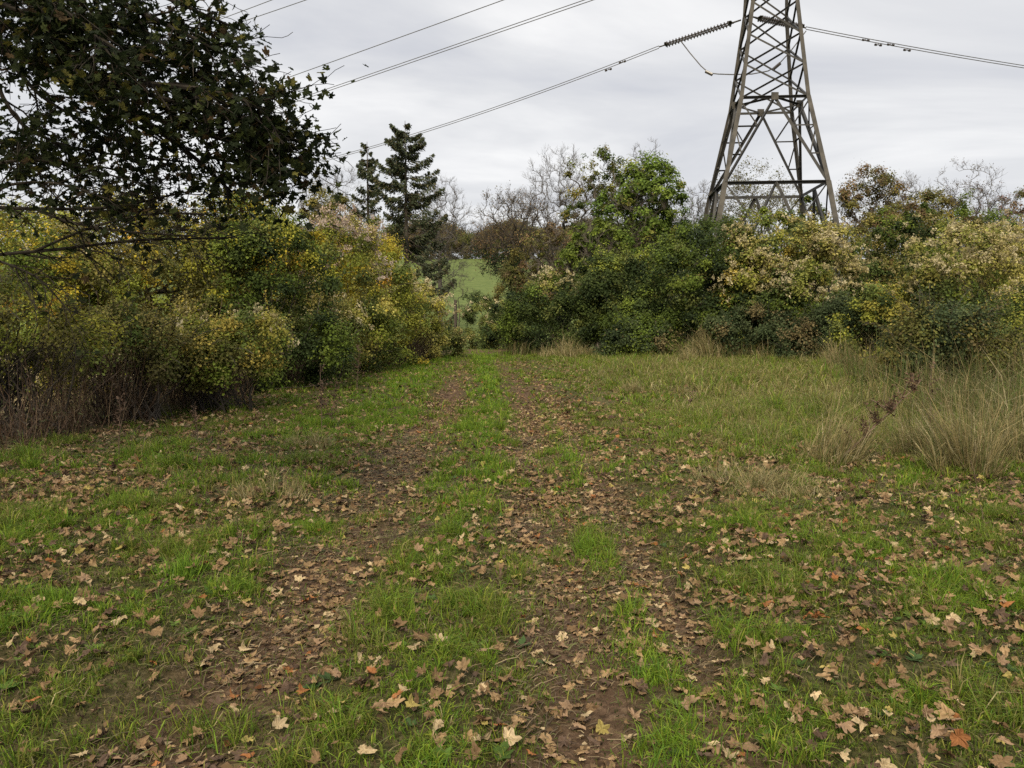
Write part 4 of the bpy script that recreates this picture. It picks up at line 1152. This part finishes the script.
rng = np.random.default_rng(5)
def turf(ya, yb, dens):
    n = int((1.32 * (yb ** 2 - ya ** 2) / 2 + 5.6 * (yb - ya)) * dens)
    y = np.sqrt(rng.uniform(ya ** 2, yb ** 2, n)); x = rng.uniform(-1, 1, n) * (.66 * y + 2.8)
    return x, y
GP, GC = [], []
for ya, yb, dens, ww, hs in ((2.0, 6.5, 11000, .0046, 1.1), (6.5, 14, 3800, .0078, 1.12), (14, 37, 850, .017, 1.15)):
    x, y = turf(ya, yb, dens)
    # most blades gather into small tufts and lean away from the tuft's middle
    cx_, cy_ = turf(ya, yb, dens / 26)
    nt_ = len(cx_); nb_ = int(len(x) * .62); ti_ = rng.integers(0, nt_, nb_)
    tr_ = rng.uniform(.010, .034, nt_)[ti_] * (1 + .05 * ya); ta_ = rng.uniform(0, 6.28, nb_); tq_ = np.sqrt(rng.uniform(0, 1, nb_))
    x = np.concatenate([cx_[ti_] + np.cos(ta_) * tq_ * tr_, x[nb_:]]); y = np.concatenate([cy_[ti_] + np.sin(ta_) * tq_ * tr_, y[nb_:]])
    azb = np.concatenate([ta_ + rng.normal(0, .5, nb_), rng.uniform(0, 6.28, len(x) - nb_)])
    hmul = np.concatenate([rng.uniform(.7, 2.1, nt_)[ti_], rng.uniform(.45, .9, len(x) - nb_)])
    lnb = np.concatenate([.25 + .75 * tq_, rng.uniform(.1, 1, len(x) - nb_)])
    tdry = np.concatenate([rng.uniform(0, 1, nt_)[ti_], rng.uniform(0, 1, len(x) - nb_)])
    d_, lu, st = dirt(x, y), lush(x, y), straw_f(x, y)
    tuft = fbm(x * 4.2, y * 4.2, 81, 2)
    pk = (.55 + .5 * lu + .35 * st) * (1 - .9 * np.clip(d_ * 1.1, 0, 1)) * (.17 + 1.6 * sm(.40, .62, tuft))
    k = (rng.uniform(0, 1, len(x)) < pk) & ~in_hedge(x, y)
    x, y, lu, st, tuft, azb, hmul, lnb, tdry = x[k], y[k], lu[k], st[k], tuft[k], azb[k], hmul[k], lnb[k], tdry[k]
    n = len(x)
    u = x - xc(y)
    tall_ = sm(.50, .72, fbm(x * 2.6 + 9, y * 2.6, 141, 2))
    h = (.026 + .045 * lu * sm(.3, .8, tuft) + .05 * tall_ + .10 * st + .02 * rng.uniform(0, 1, n)) * rng.uniform(.6, 1.35, n) * hs * hmul
    h *= 1 + .5 * sm(2, 5, u) * sm(8, 14, y)
    w = ww * rng.uniform(.6, 1.3, n)
    isdry = (.6 * tdry + .4 * rng.uniform(0, 1, n)) < (.20 + .42 * st - .16 * lu)
    gcol = np.where(rng.uniform(0, 1, (n, 1)) < (.3 + .7 * lu)[:, None], pick([((.12, .20, .017), 3), ((.165, .24, .024), 2.5), ((.085, .165, .02), 2), ((.22, .255, .032), 1.2)], n, rng), pick([((.115, .15, .022), 3), ((.09, .12, .02), 2), ((.17, .17, .034), 2)], n, rng))
    scol = pick([((.27, .23, .09), 3), ((.20, .17, .065), 3), ((.36, .31, .16), 1), ((.16, .16, .05), 3)], n, rng)
    c = np.where(isdry[:, None], scol, gcol) * rng.uniform(.6, 1.2, (n, 1))
    V, F = blades(np.stack([x, y, gz(x, y) - .004], 1), h, w, azb, np.clip(lnb + rng.normal(0, .15, n), .05, 1.1), rng)
    GP.append((V, F, np.repeat(c, 5, 0)))
x, y = turf(2.0, 7.2, 7500)
k = (rng.uniform(0, 1, len(x)) < (.85 - .7 * dirt(x, y)) * (.35 + .8 * fbm(x * 6, y * 6, 161, 2))) & ~in_hedge(x, y)
x, y = x[k], y[k]; n = len(x)
V, F = blades(np.stack([x, y, gz(x, y) - .003], 1), rng.uniform(.012, .035, n), rng.uniform(.003, .0065, n), rng.uniform(0, 6.28, n), rng.uniform(.3, 1.1, n), rng)
c = pick([((.055, .075, .016), 3), ((.085, .105, .022), 1.5), ((.035, .042, .014), 3), ((.14, .11, .055), 1.6), ((.085, .06, .035), 2)], n, rng) * rng.uniform(.6, 1.2, (n, 1))
GP.append((V, F, np.repeat(c, 5, 0)))
# low broad-leaved weeds in the turf: flat rosettes
xr, yr = turf(2.0, 11, 26)
kr = (rng.uniform(0, 1, len(xr)) < .75 - .6 * dirt(xr, yr)) & ~in_hedge(xr, yr); xr, yr = xr[kr], yr[kr]
nr = len(xr); kl = 8
ra = rng.uniform(0, 6.28, (nr, 1)) + np.arange(kl)[None] * .785 + rng.normal(0, .25, (nr, kl)); rl = rng.uniform(.018, .055, (nr, 1)) * rng.uniform(.6, 1.2, (nr, kl))
ux = np.stack([np.cos(ra), np.sin(ra), rng.uniform(.1, .6, (nr, kl))], -1); ux = ux * rl[..., None]
wx = np.stack([-np.sin(ra), np.cos(ra), 0 * ra], -1) * (rl * rng.uniform(.2, .34, (nr, 1)))[..., None]
o0 = np.stack([xr, yr, gz(xr, yr) + .006], 1)[:, None] + 0 * ux
V = np.stack([o0, o0 + ux * .6 - wx, o0 + ux * 1.1, o0 + ux * .6 + wx], 2).reshape(-1, 3)
c = np.repeat(pick([((.07, .12, .022), 3), ((.10, .15, .03), 2), ((.05, .085, .025), 2)], nr, rng) * rng.uniform(.7, 1.2, (nr, 1)), kl * 4, 0)
GP.append((V, np.arange(nr * kl * 4).reshape(-1, 4), c))
V, F, cl = joinVF(GP)
tag(mesh('grass', V, F, M_GRASS, None, cl), kind='stuff')

# cut dry stalks lying flat on the bare soil
n = 150000
y = np.sqrt(rng.uniform(2.0 ** 2, 11 ** 2, n)); x = rng.uniform(-1, 1, n) * (.66 * y + 1.2)
k = rng.uniform(0, 1, n) < (.30 + .75 * dirt(x, y)) * (.3 + 1.2 * sm(.35, .65, fbm(x * 2.2, y * 2.2, 151, 3))); x, y = x[k], y[k]; n = len(x)
a = rng.normal(1.2, 1.2, n); L = rng.uniform(.015, .075, n) * np.where(rng.uniform(0, 1, n) < .06, 2.4, 1)
P0 = np.stack([x, y, gz(x, y) + .008], 1); P1 = P0 + np.stack([np.cos(a) * L, np.sin(a) * L, rng.normal(.004, .008, n)], 1); P1[:, 2] = np.maximum(P1[:, 2], gz(P1[:, 0], P1[:, 1]) + .004)
V, F = tubes(np.stack([P0, (P0 + P1) / 2 + UPV * .006, P1], 1), np.full((n, 3), .0012) * (1 + .12 * y)[:, None], 3)
c = pick([((.15, .11, .06), 3), ((.095, .07, .04), 4), ((.055, .04, .025), 3), ((.27, .21, .12), .7), ((.10, .11, .035), 1.5)], n, rng)
tag(mesh('straw_litter', V, F, M_STRAW, None, np.repeat(c, 9, 0)), kind='stuff')

# tall dry meadow grass, right side and along the hedge feet
def tall(n, xs, ys, hfun, seed, keep=None):
    r = np.random.default_rng(seed)
    x = r.uniform(*xs, n); y = r.uniform(*ys, n)
    pr = keep(x, y); k = r.uniform(0, 1, n) < pr
    x, y = x[k], y[k]; n = len(x)
    h = hfun(x, y) * r.uniform(.5, 1.25, n)
    V, F = blades(np.stack([x, y, gz(x, y) - .01], 1), h, (.0045 + .0003 * y) * r.uniform(.6, 1.5, n), fbm(x * .9, y * .9, seed + 5, 2) * 12 + r.normal(0, .8, n), np.clip(r.normal(.5, .3, n), .05, 1.25), r, kink=.45)
    c = pick([((.23, .18, .085), 2.2), ((.15, .115, .055), 3.2), ((.40, .34, .19), .8), ((.10, .115, .034), 4.5), ((.075, .105, .026), 3.5)], n, r) * r.uniform(.55, 1.15, (n, 1))
    return V, F, np.repeat(c, 5, 0)
tr_keep = lambda x, y: np.clip(sm(0, 1.2, x - np.interp(y, [6, 8, 10, 14, 20, 26], [4.4, 3.9, 4.5, 5.6, 8.0, 10])) * (.06 + 1.1 * sm(.40, .66, fbm(x * 1.3, y * 1.3, 95, 2))), 0, 1)
parts = [tall(60000, (3.2, 16), (6.4, 25), lambda x, y: .30 + .85 * sm(.35, .68, fbm(x * 1.1, y * 1.1, 96, 2)) + .3 * sm(8.5, 14, y) * sm(4.5, 7, x), 301, tr_keep),
         tall(26000, (-.6, 15), (22, 34), lambda x, y: .35 + .55 * sm(.4, .7, fbm(x * .6, y * .6, 97, 2)), 302, lambda x, y: np.exp(-((y - np.interp(x, [-1, 0, 3, 8, 12, 16], [36, 33, 31.5, 29, 25.5, 22])) / .75) ** 2)),
         tall(26000, (2, 9), (9, 30), lambda x, y: .16 + .14 * fbm(x, y, 98, 2), 303, lambda x, y: .8 * sm(.5, .7, fbm(x * .8, y * .5, 99, 2)))]
V, F, cl = joinVF(parts)
tag(mesh('dry_meadow_grass', V, F, M_GRASS, None, cl), kind='stuff')

# dead brown undergrowth stems along the left hedge foot
def undergrowth(n, seed):
    r = np.random.default_rng(seed)
    y = r.uniform(8.6, 29, n)
    xe = np.interp(y, [8, 9, 18, 24, 28, 33], [-6.0, -5.8, -5.3, -4.4, -3.1, -2.6])
    x = xe - np.abs(r.normal(0, .55, n)) + r.normal(0, .12, n)
    cl_ = fbm(x * 1.5, y * 1.5, 120, 2); k = (cl_ > .38) & (r.uniform(0, 1, n) < .30 + .7 * sm(9.6, 11.6, y)); x, y = x[k], y[k]; n = len(x)
    h = r.uniform(.35, 1.25, n) * (.55 + .8 * fbm(x * .5, y * .5, 121, 2)) * (1 + .35 * sm(10.5, 13, y) * (1 - sm(19, 23, y))); a = r.uniform(0, 6.28, n); le = np.abs(r.normal(0, .45, n))
    t = np.linspace(0, 1, 5)[None, :, None]
    d = np.stack([np.cos(a) * le, np.sin(a) * le, np.ones(n)], 1)[:, None] * h[:, None, None]
    P = np.stack([x, y, gz(x, y) - .02], 1)[:, None] + d * t + (r.normal(0, .12, (n, 1, 3)) * t * t + r.normal(0, .03, (n, 5, 3)) * t) * h[:, None, None]
    V, F = tubes(P, np.linspace(1, .4, 5)[None] * r.uniform(.003, .007, (n, 1)), 3)
    c = np.repeat(pick([((.11, .068, .042), 3), ((.07, .046, .03), 3), ((.19, .135, .08), 1.2)], n, r), 15, 0)
    # twiggy side bits and shrivelled leaves
    m = n * 5
    bi = r.integers(0, n, m); ti = r.integers(1, 5, m)
    q = P[bi, ti] + r.normal(0, .05, (m, 3))
    V2, F2 = leaf_quads(q, r.normal(0, 1, (m, 3)), r.uniform(.03, .09, m), r, .28)
    c2 = np.repeat(pick([((.085, .06, .038), 3), ((.12, .088, .052), 2), ((.05, .037, .026), 2), ((.07, .078, .028), 2)], m, r), 4, 0)
    return joinVF([(V, F, c), (V2, F2, c2)])
V, F, cl = undergrowth(5600, 55)
tag(mesh('undergrowth', V, F, M_STRAW, None, cl), kind='stuff')

# ------------------------------------------------------------------ single dead stalks and tussocks
def stalk(label, px, py, d, ht, seed, lean=0.0, lean_az=0.0, side=10, head=0, group='dead stalks', cat='dead stalk', col=(.09, .06, .042), name='dead_stalk', r=.006):
    rg_ = np.random.default_rng(seed)
    p = at(px, py, d); z = float(gz(p[0], d))
    root = empty(name, (p[0], d, z), label, cat, group)
    t = np.linspace(0, 1, 9)[:, None]
    ld = np.array([math.cos(lean_az), math.sin(lean_az), 0]) * lean
    P = (UPV * (1 - .35 * lean) + ld) * ht * t + rg_.normal(0, .012, (9, 3)) * t
    parts = [tubes(P[None], np.linspace(r, r * .4, 9)[None], 6) + (None,)]
    Q = []
    for i in range(side):
        f = rg_.uniform(.3, .97); o = P[int(f * 8)]; a = rg_.uniform(0, 6.28); L = ht * rg_.uniform(.08, .22)
        dv = np.array([math.cos(a), math.sin(a), rg_.uniform(.5, 1.4)]); dv /= np.linalg.norm(dv)
        q = o + dv * np.linspace(0, L, 5)[:, None] + rg_.normal(0, .006, (5, 3)); q[0] = o
        Q.append(q)
    if Q: parts.append(tubes(np.array(Q), np.tile(np.linspace(r * .5, r * .25, 5), (len(Q), 1)), 4) + (None,))
    V, F, _ = joinVF(parts)
    mesh('stem', V, F, M_STEM, root)
    pts = np.concatenate([P[4:]] + Q)
    m = 40 + head
    q = pts[rg_.integers(0, len(pts), m)] + rg_.normal(0, .02, (m, 3))
    V, F = leaf_quads(q, rg_.normal(0, 1, (m, 3)), rg_.uniform(.02, .055, m), rg_, .5)
    c = np.repeat(np.array(col) * rg_.uniform(.6, 1.4, (m, 1)), 4, 0)
    mesh('seed_head', V, F, M_DRY, root, c)
    return root
stalk('tall twiggy brown weed at the foot of the left hedge', 322, 430, 11.0, 1.0, 401, .08, 2, 18, 120)
stalk('short twiggy brown weed next to the tall one in the left verge', 330, 424, 11.6, .75, 402, .15, .5, 14, 90)
stalk('thin dead stalk in front of the rounded yellow green bush', 119, 462, 8.6, .75, 403, .05, 1, 8, 20)
stalk('thin dead stalk at the foot of the brown dead stems', 198, 440, 9.8, .55, 404, .1, 2.5, 8, 20)
stalk('brown dock stalk standing at the track edge of the left hedge', 357, 388, 16.5, 1.0, 405, .05, 0, 14, 60)
stalk('leaning dock stalk with dark rusty seed clusters over the dry grass', 833, 458, 8.4, 1.30, 406, .78, .12, 26, 460, col=(.085, .052, .034), r=.014)
stalk('upright dark stalk behind the leaning dock stalk', 930, 446, 9.0, 1.05, 407, .05, 2, 14, 80)
stalk('thin bare twig standing in the right meadow', 690, 412, 12.5, .55, 408, .12, 1.3, 8, 0)
for i, (px, py, d, ht, lab) in enumerate([
    (985, 520, 6.0, .55, 'dry straw stalk nearest the right edge'), (965, 560, 5.1, .42, 'short dry straw stalk rising from leaves at right'),
    (272, 500, 6.9, .5, 'bent straw stalk in the left verge tussocks'), (238, 545, 5.6, .36, 'short straw stalk among leaves of the left verge')]):
    stalk(lab, px, py, d, ht, 420 + i, .25, 2.0 + i, 3, -25, 'straw stalks', 'straw stalk', (.3, .23, .12), 'straw_stalk', .003)

def tussock(label, px, py, d, n, h, rad, seed, pal=None, leanaz=2.6, leanm=.5, align=.5):
    r = np.random.default_rng(seed)
    p = at(px, py, d); z = float(gz(p[0], d))
    nb = max(8, n // 45)                                   # a few sub-tufts, unevenly spread
    ca = r.uniform(0, 6.28, nb); cq = rad * r.uniform(0, 1.25, nb); bi = r.integers(0, nb, n)
    off = np.stack([np.cos(ca) * cq * 1.3, np.sin(ca) * cq], 1)[bi] + r.normal(0, rad * .16, (n, 2))
    dist = np.linalg.norm(off, axis=1) / rad
    a = np.arctan2(off[:, 1], off[:, 0])
    zz = gz(p[0] + off[:, 0], d + off[:, 1]) - z - .01
    ba = np.where(r.uniform(0, 1, nb) > align, r.uniform(0, 6.28, nb), leanaz + r.normal(0, .5, nb))
    az = np.where(r.uniform(0, 1, n) < .35 * (1.4 - align), a, ba[bi]) + r.normal(0, .75 - .5 * align, n)
    hb = r.uniform(.45, 1.15, nb)
    hh = h * hb[bi] * r.uniform(.35, 1.2, n) * np.clip(1.15 - .45 * dist, .3, 1.15)
    V, F = blades(np.concatenate([off, zz[:, None]], 1), hh, (.0035 + .0003 * d) * r.uniform(.6, 1.3, n), az, np.clip(r.normal(leanm + .15, .33, n), .05, 1.3), r, kink=.4)
    c = pick(pal or [((.30, .245, .115), 3), ((.22, .175, .08), 3), ((.40, .34, .2), 1), ((.13, .14, .048), 3)], n, r) * r.uniform(.7, 1.2, (n, 1))
    o = mesh('grass_tussock', V, F, M_GRASS, None, np.repeat(c, 5, 0))
    o.location = (p[0], d, z)
    return tag(o, label, 'grass tussock', 'dry grass tussocks')
tussock('bleached grass tussock leaning under the rusty dock stalk', 834, 462, 8.55, 700, 1.35, .22, 501, leanaz=.2, leanm=.55, align=.97)
tussock('tall bleached tussock arching beside the right edge', 968, 478, 7.8, 900, 1.35, .2, 502)
tussock('bleached tussock at the right edge behind the arching one', 1012, 462, 8.4, 800, 1.4, .26, 503)
tussock('olive straw tussock between the leaning dock and the arching tussock', 912, 462, 8.9, 900, .75, .3, 504)
tussock('flattened hay mound lying in the right meadow', 752, 484, 7.45, 1400, .42, .42, 505, leanaz=.3, leanm=.98)
tussock('small tan tussock in the middle of the right meadow', 640, 392, 16, 500, .5, .25, 506)
tussock('tan tussock at the foot of the tallest dark bush', 706, 360, 29, 900, 1.5, .6, 507)
tussock('tan tussock against the dark bramble mound near the track', 566, 360, 31, 900, 1.3, .8, 508)
tussock('straw tussock in the left verge opposite the twiggy weed', 268, 512, 6.8, 420, .42, .28, 509, leanaz=.6)
tussock('pale grass tussock near the left rut beside the verge', 308, 452, 9.3, 320, .4, .2, 510)
tussock('low straw tussock next to the flattened hay mound', 800, 500, 7.0, 500, .3, .3, 511, leanm=.8)
tussock('tan tussock at the foot of the bluish green brambles', 836, 352, 25, 900, 1.3, .6, 512)
tussock('tan tussock at the foot of the low green bramble patch', 690, 366, 26, 500, .9, .5, 513)
for i, (px, py, d) in enumerate([(185, 585, 4.75), (60, 620, 4.2), (585, 545, 5.5)]):
    tussock(('lush green grass tuft beside the left wheel rut', 'lush green grass tuft near the lower left edge', 'green grass tuft between the two right hand ruts')[i], px, py, d, 700, .17, .2, 520 + i, [((.11, .19, .018), 3), ((.15, .23, .024), 2), ((.075, .14, .02), 1)])

# ------------------------------------------------------------------ fallen leaves
rng = np.random.default_rng(31)
NV = 10
LT = [outline_leaf(np.random.default_rng(700 + i), lobes=(5, 3, 5, 0, 4, 5, 3, 0, 5, 4)[i], curl=(-.6, .4, .9, 1.3, -1.0, .7, 1.6, .2, -.8, -.3)[i], crumple=rng.uniform(.035, .075)) for i in range(NV)]
x, y = turf(2.2, 27, 560)
u = x - xc(y)
a, b_, c_ = ruts(x, y)
dens = (.46 + .6 * (a + b_) + 1.0 * c_ + .45 * sm(-1.5, -2.6, u) * (1 - sm(6, 10, y)) + .55 * sm(.9, 1.6, u) * (1 - sm(5, 8, y)))
dens *= .62 * (.58 + .66 * sm(.35, .65, fbm(x * 1.6, y * 1.6, 131, 3))) * (1 - .8 * sm(8, 19, y)) * (1 - .45 * lush(x, y) * sm(5, 9, y))
k = (rng.uniform(0, 1, len(x)) < dens) & ~in_hedge(x, y)
x, y = x[k], y[k]
o_ = np.argsort(y); x, y = x[o_], y[o_]
n = len(x)
LPAL = [('tan', (.22, .148, .078), 4), ('pale', (.32, .245, .145), 1.1), ('brown', (.14, .090, .048), 4.5), ('dark brown', (.075, .05, .035), 2), ('russet', (.21, .09, .035), .35), ('olive yellow', (.26, .21, .07), .35), ('pinkish brown', (.20, .132, .080), 2.2)]
wts = np.array([p[2] for p in LPAL], float); wts /= wts.sum()
ci = rng.choice(len(LPAL), n, p=wts)
cols = np.array([p[1] for p in LPAL])[ci] * rng.uniform(.8, 1.2, (n, 1))
d_ = dirt(x, y)
sz = .035 + .09 * rng.beta(1.5, 1.6, n) * (1 + .15 * sm(5, 12, y))
tilt = np.where(d_ > .4, .25, .5)
N = np.stack([rng.normal(0, 1, n) * tilt, rng.normal(0, 1, n) * tilt, np.ones(n)], 1)
lift = .012 + .034 * (1 - d_) * rng.uniform(.2, 1.5, n)
P = np.stack([x, y, gz(x, y) + lift], 1)
spn = rng.uniform(0, 6.28, n); vi = rng.integers(0, NV, n)
vis = np.where(np.abs(x) < .655 * y + .1)[0]
idx = vis[:290]
rest = np.ones(n, bool); rest[idx] = False
parts = [scatter(LT[i], P[rest & (vi == i)], N[rest & (vi == i)], sz[rest & (vi == i)], spn[rest & (vi == i)], cols[rest & (vi == i)]) for i in range(NV)]
# broken bits of leaf between the whole ones
xb, yb = turf(2.2, 16, 900)
kb = rng.uniform(0, 1, len(xb)) < .30 * (.15 + 1.6 * sm(.38, .62, fbm(xb * 1.6, yb * 1.6, 131, 3))) * (1 - .75 * lush(xb, yb)) * (1 - .6 * sm(8, 16, yb)) * (.6 + .8 * dirt(xb, yb))
xb, yb = xb[kb], yb[kb]; mb = len(xb)
Vb, Fb = leaf_quads(np.stack([xb, yb, gz(xb, yb) + rng.uniform(.004, .02, mb)], 1), np.stack([rng.normal(0, .4, mb), rng.normal(0, .4, mb), np.ones(mb)], 1), rng.uniform(.012, .05, mb), rng, .7)
cb = np.array([p[1] for p in LPAL])[rng.choice(len(LPAL), mb, p=wts)] * rng.uniform(.4, 1.1, (mb, 1))
parts.append((Vb, Fb, np.repeat(cb, 4, 0)))
V, F, cl = joinVF(parts)
tag(mesh('leaf_litter', V, F, M_DRY, None, cl), kind='stuff')
LM = []
for i in range(NV):
    V, F = LT[i]
    o = mesh('fallen_leaf', V, F, M_DRYOBJ)
    LM.append(o)
used = set()
from mathutils import Matrix
for j in idx:
    i = int(vi[j])
    if i not in used:
        o = LM[i]; used.add(i)
    else:
        o = LM[i].copy(); C.objects.link(o)
    nn = Vector([float(v) for v in N[j]]).normalized()
    q = nn.to_track_quat('Z', 'Y').to_matrix() @ Matrix.Rotation(float(spn[j]), 3, 'Z')
    o.rotation_euler = q.to_euler()
    o.scale = [float(sz[j])] * 3
    o.location = [float(v) for v in P[j]]
    o.color = (*[float(v) for v in cols[j]], 1)
    uu = float(x[j] - xc(y[j]))
    where = ('on the left wheel rut' if -1.65 < uu < -.8 else 'on the green strip between the ruts' if -.8 <= uu < 0 else 'on the right wheel rut' if 0 <= uu < .65 else 'on the narrow outer rut' if .65 <= uu < 1.1 else 'on the left verge' if uu <= -1.65 else 'on the right verge')
    size = 'small' if sz[j] < .085 else 'large' if sz[j] > .122 else 'medium sized'
    nm = LPAL[ci[j]][0]
    lab = f'{size} {nm} dry leaf lying {where}'
    tag(o, lab, 'fallen leaf', f'{size} {nm} leaves {where}')
for i in range(NV):
    if i not in used:
        bpy.data.objects.remove(LM[i])
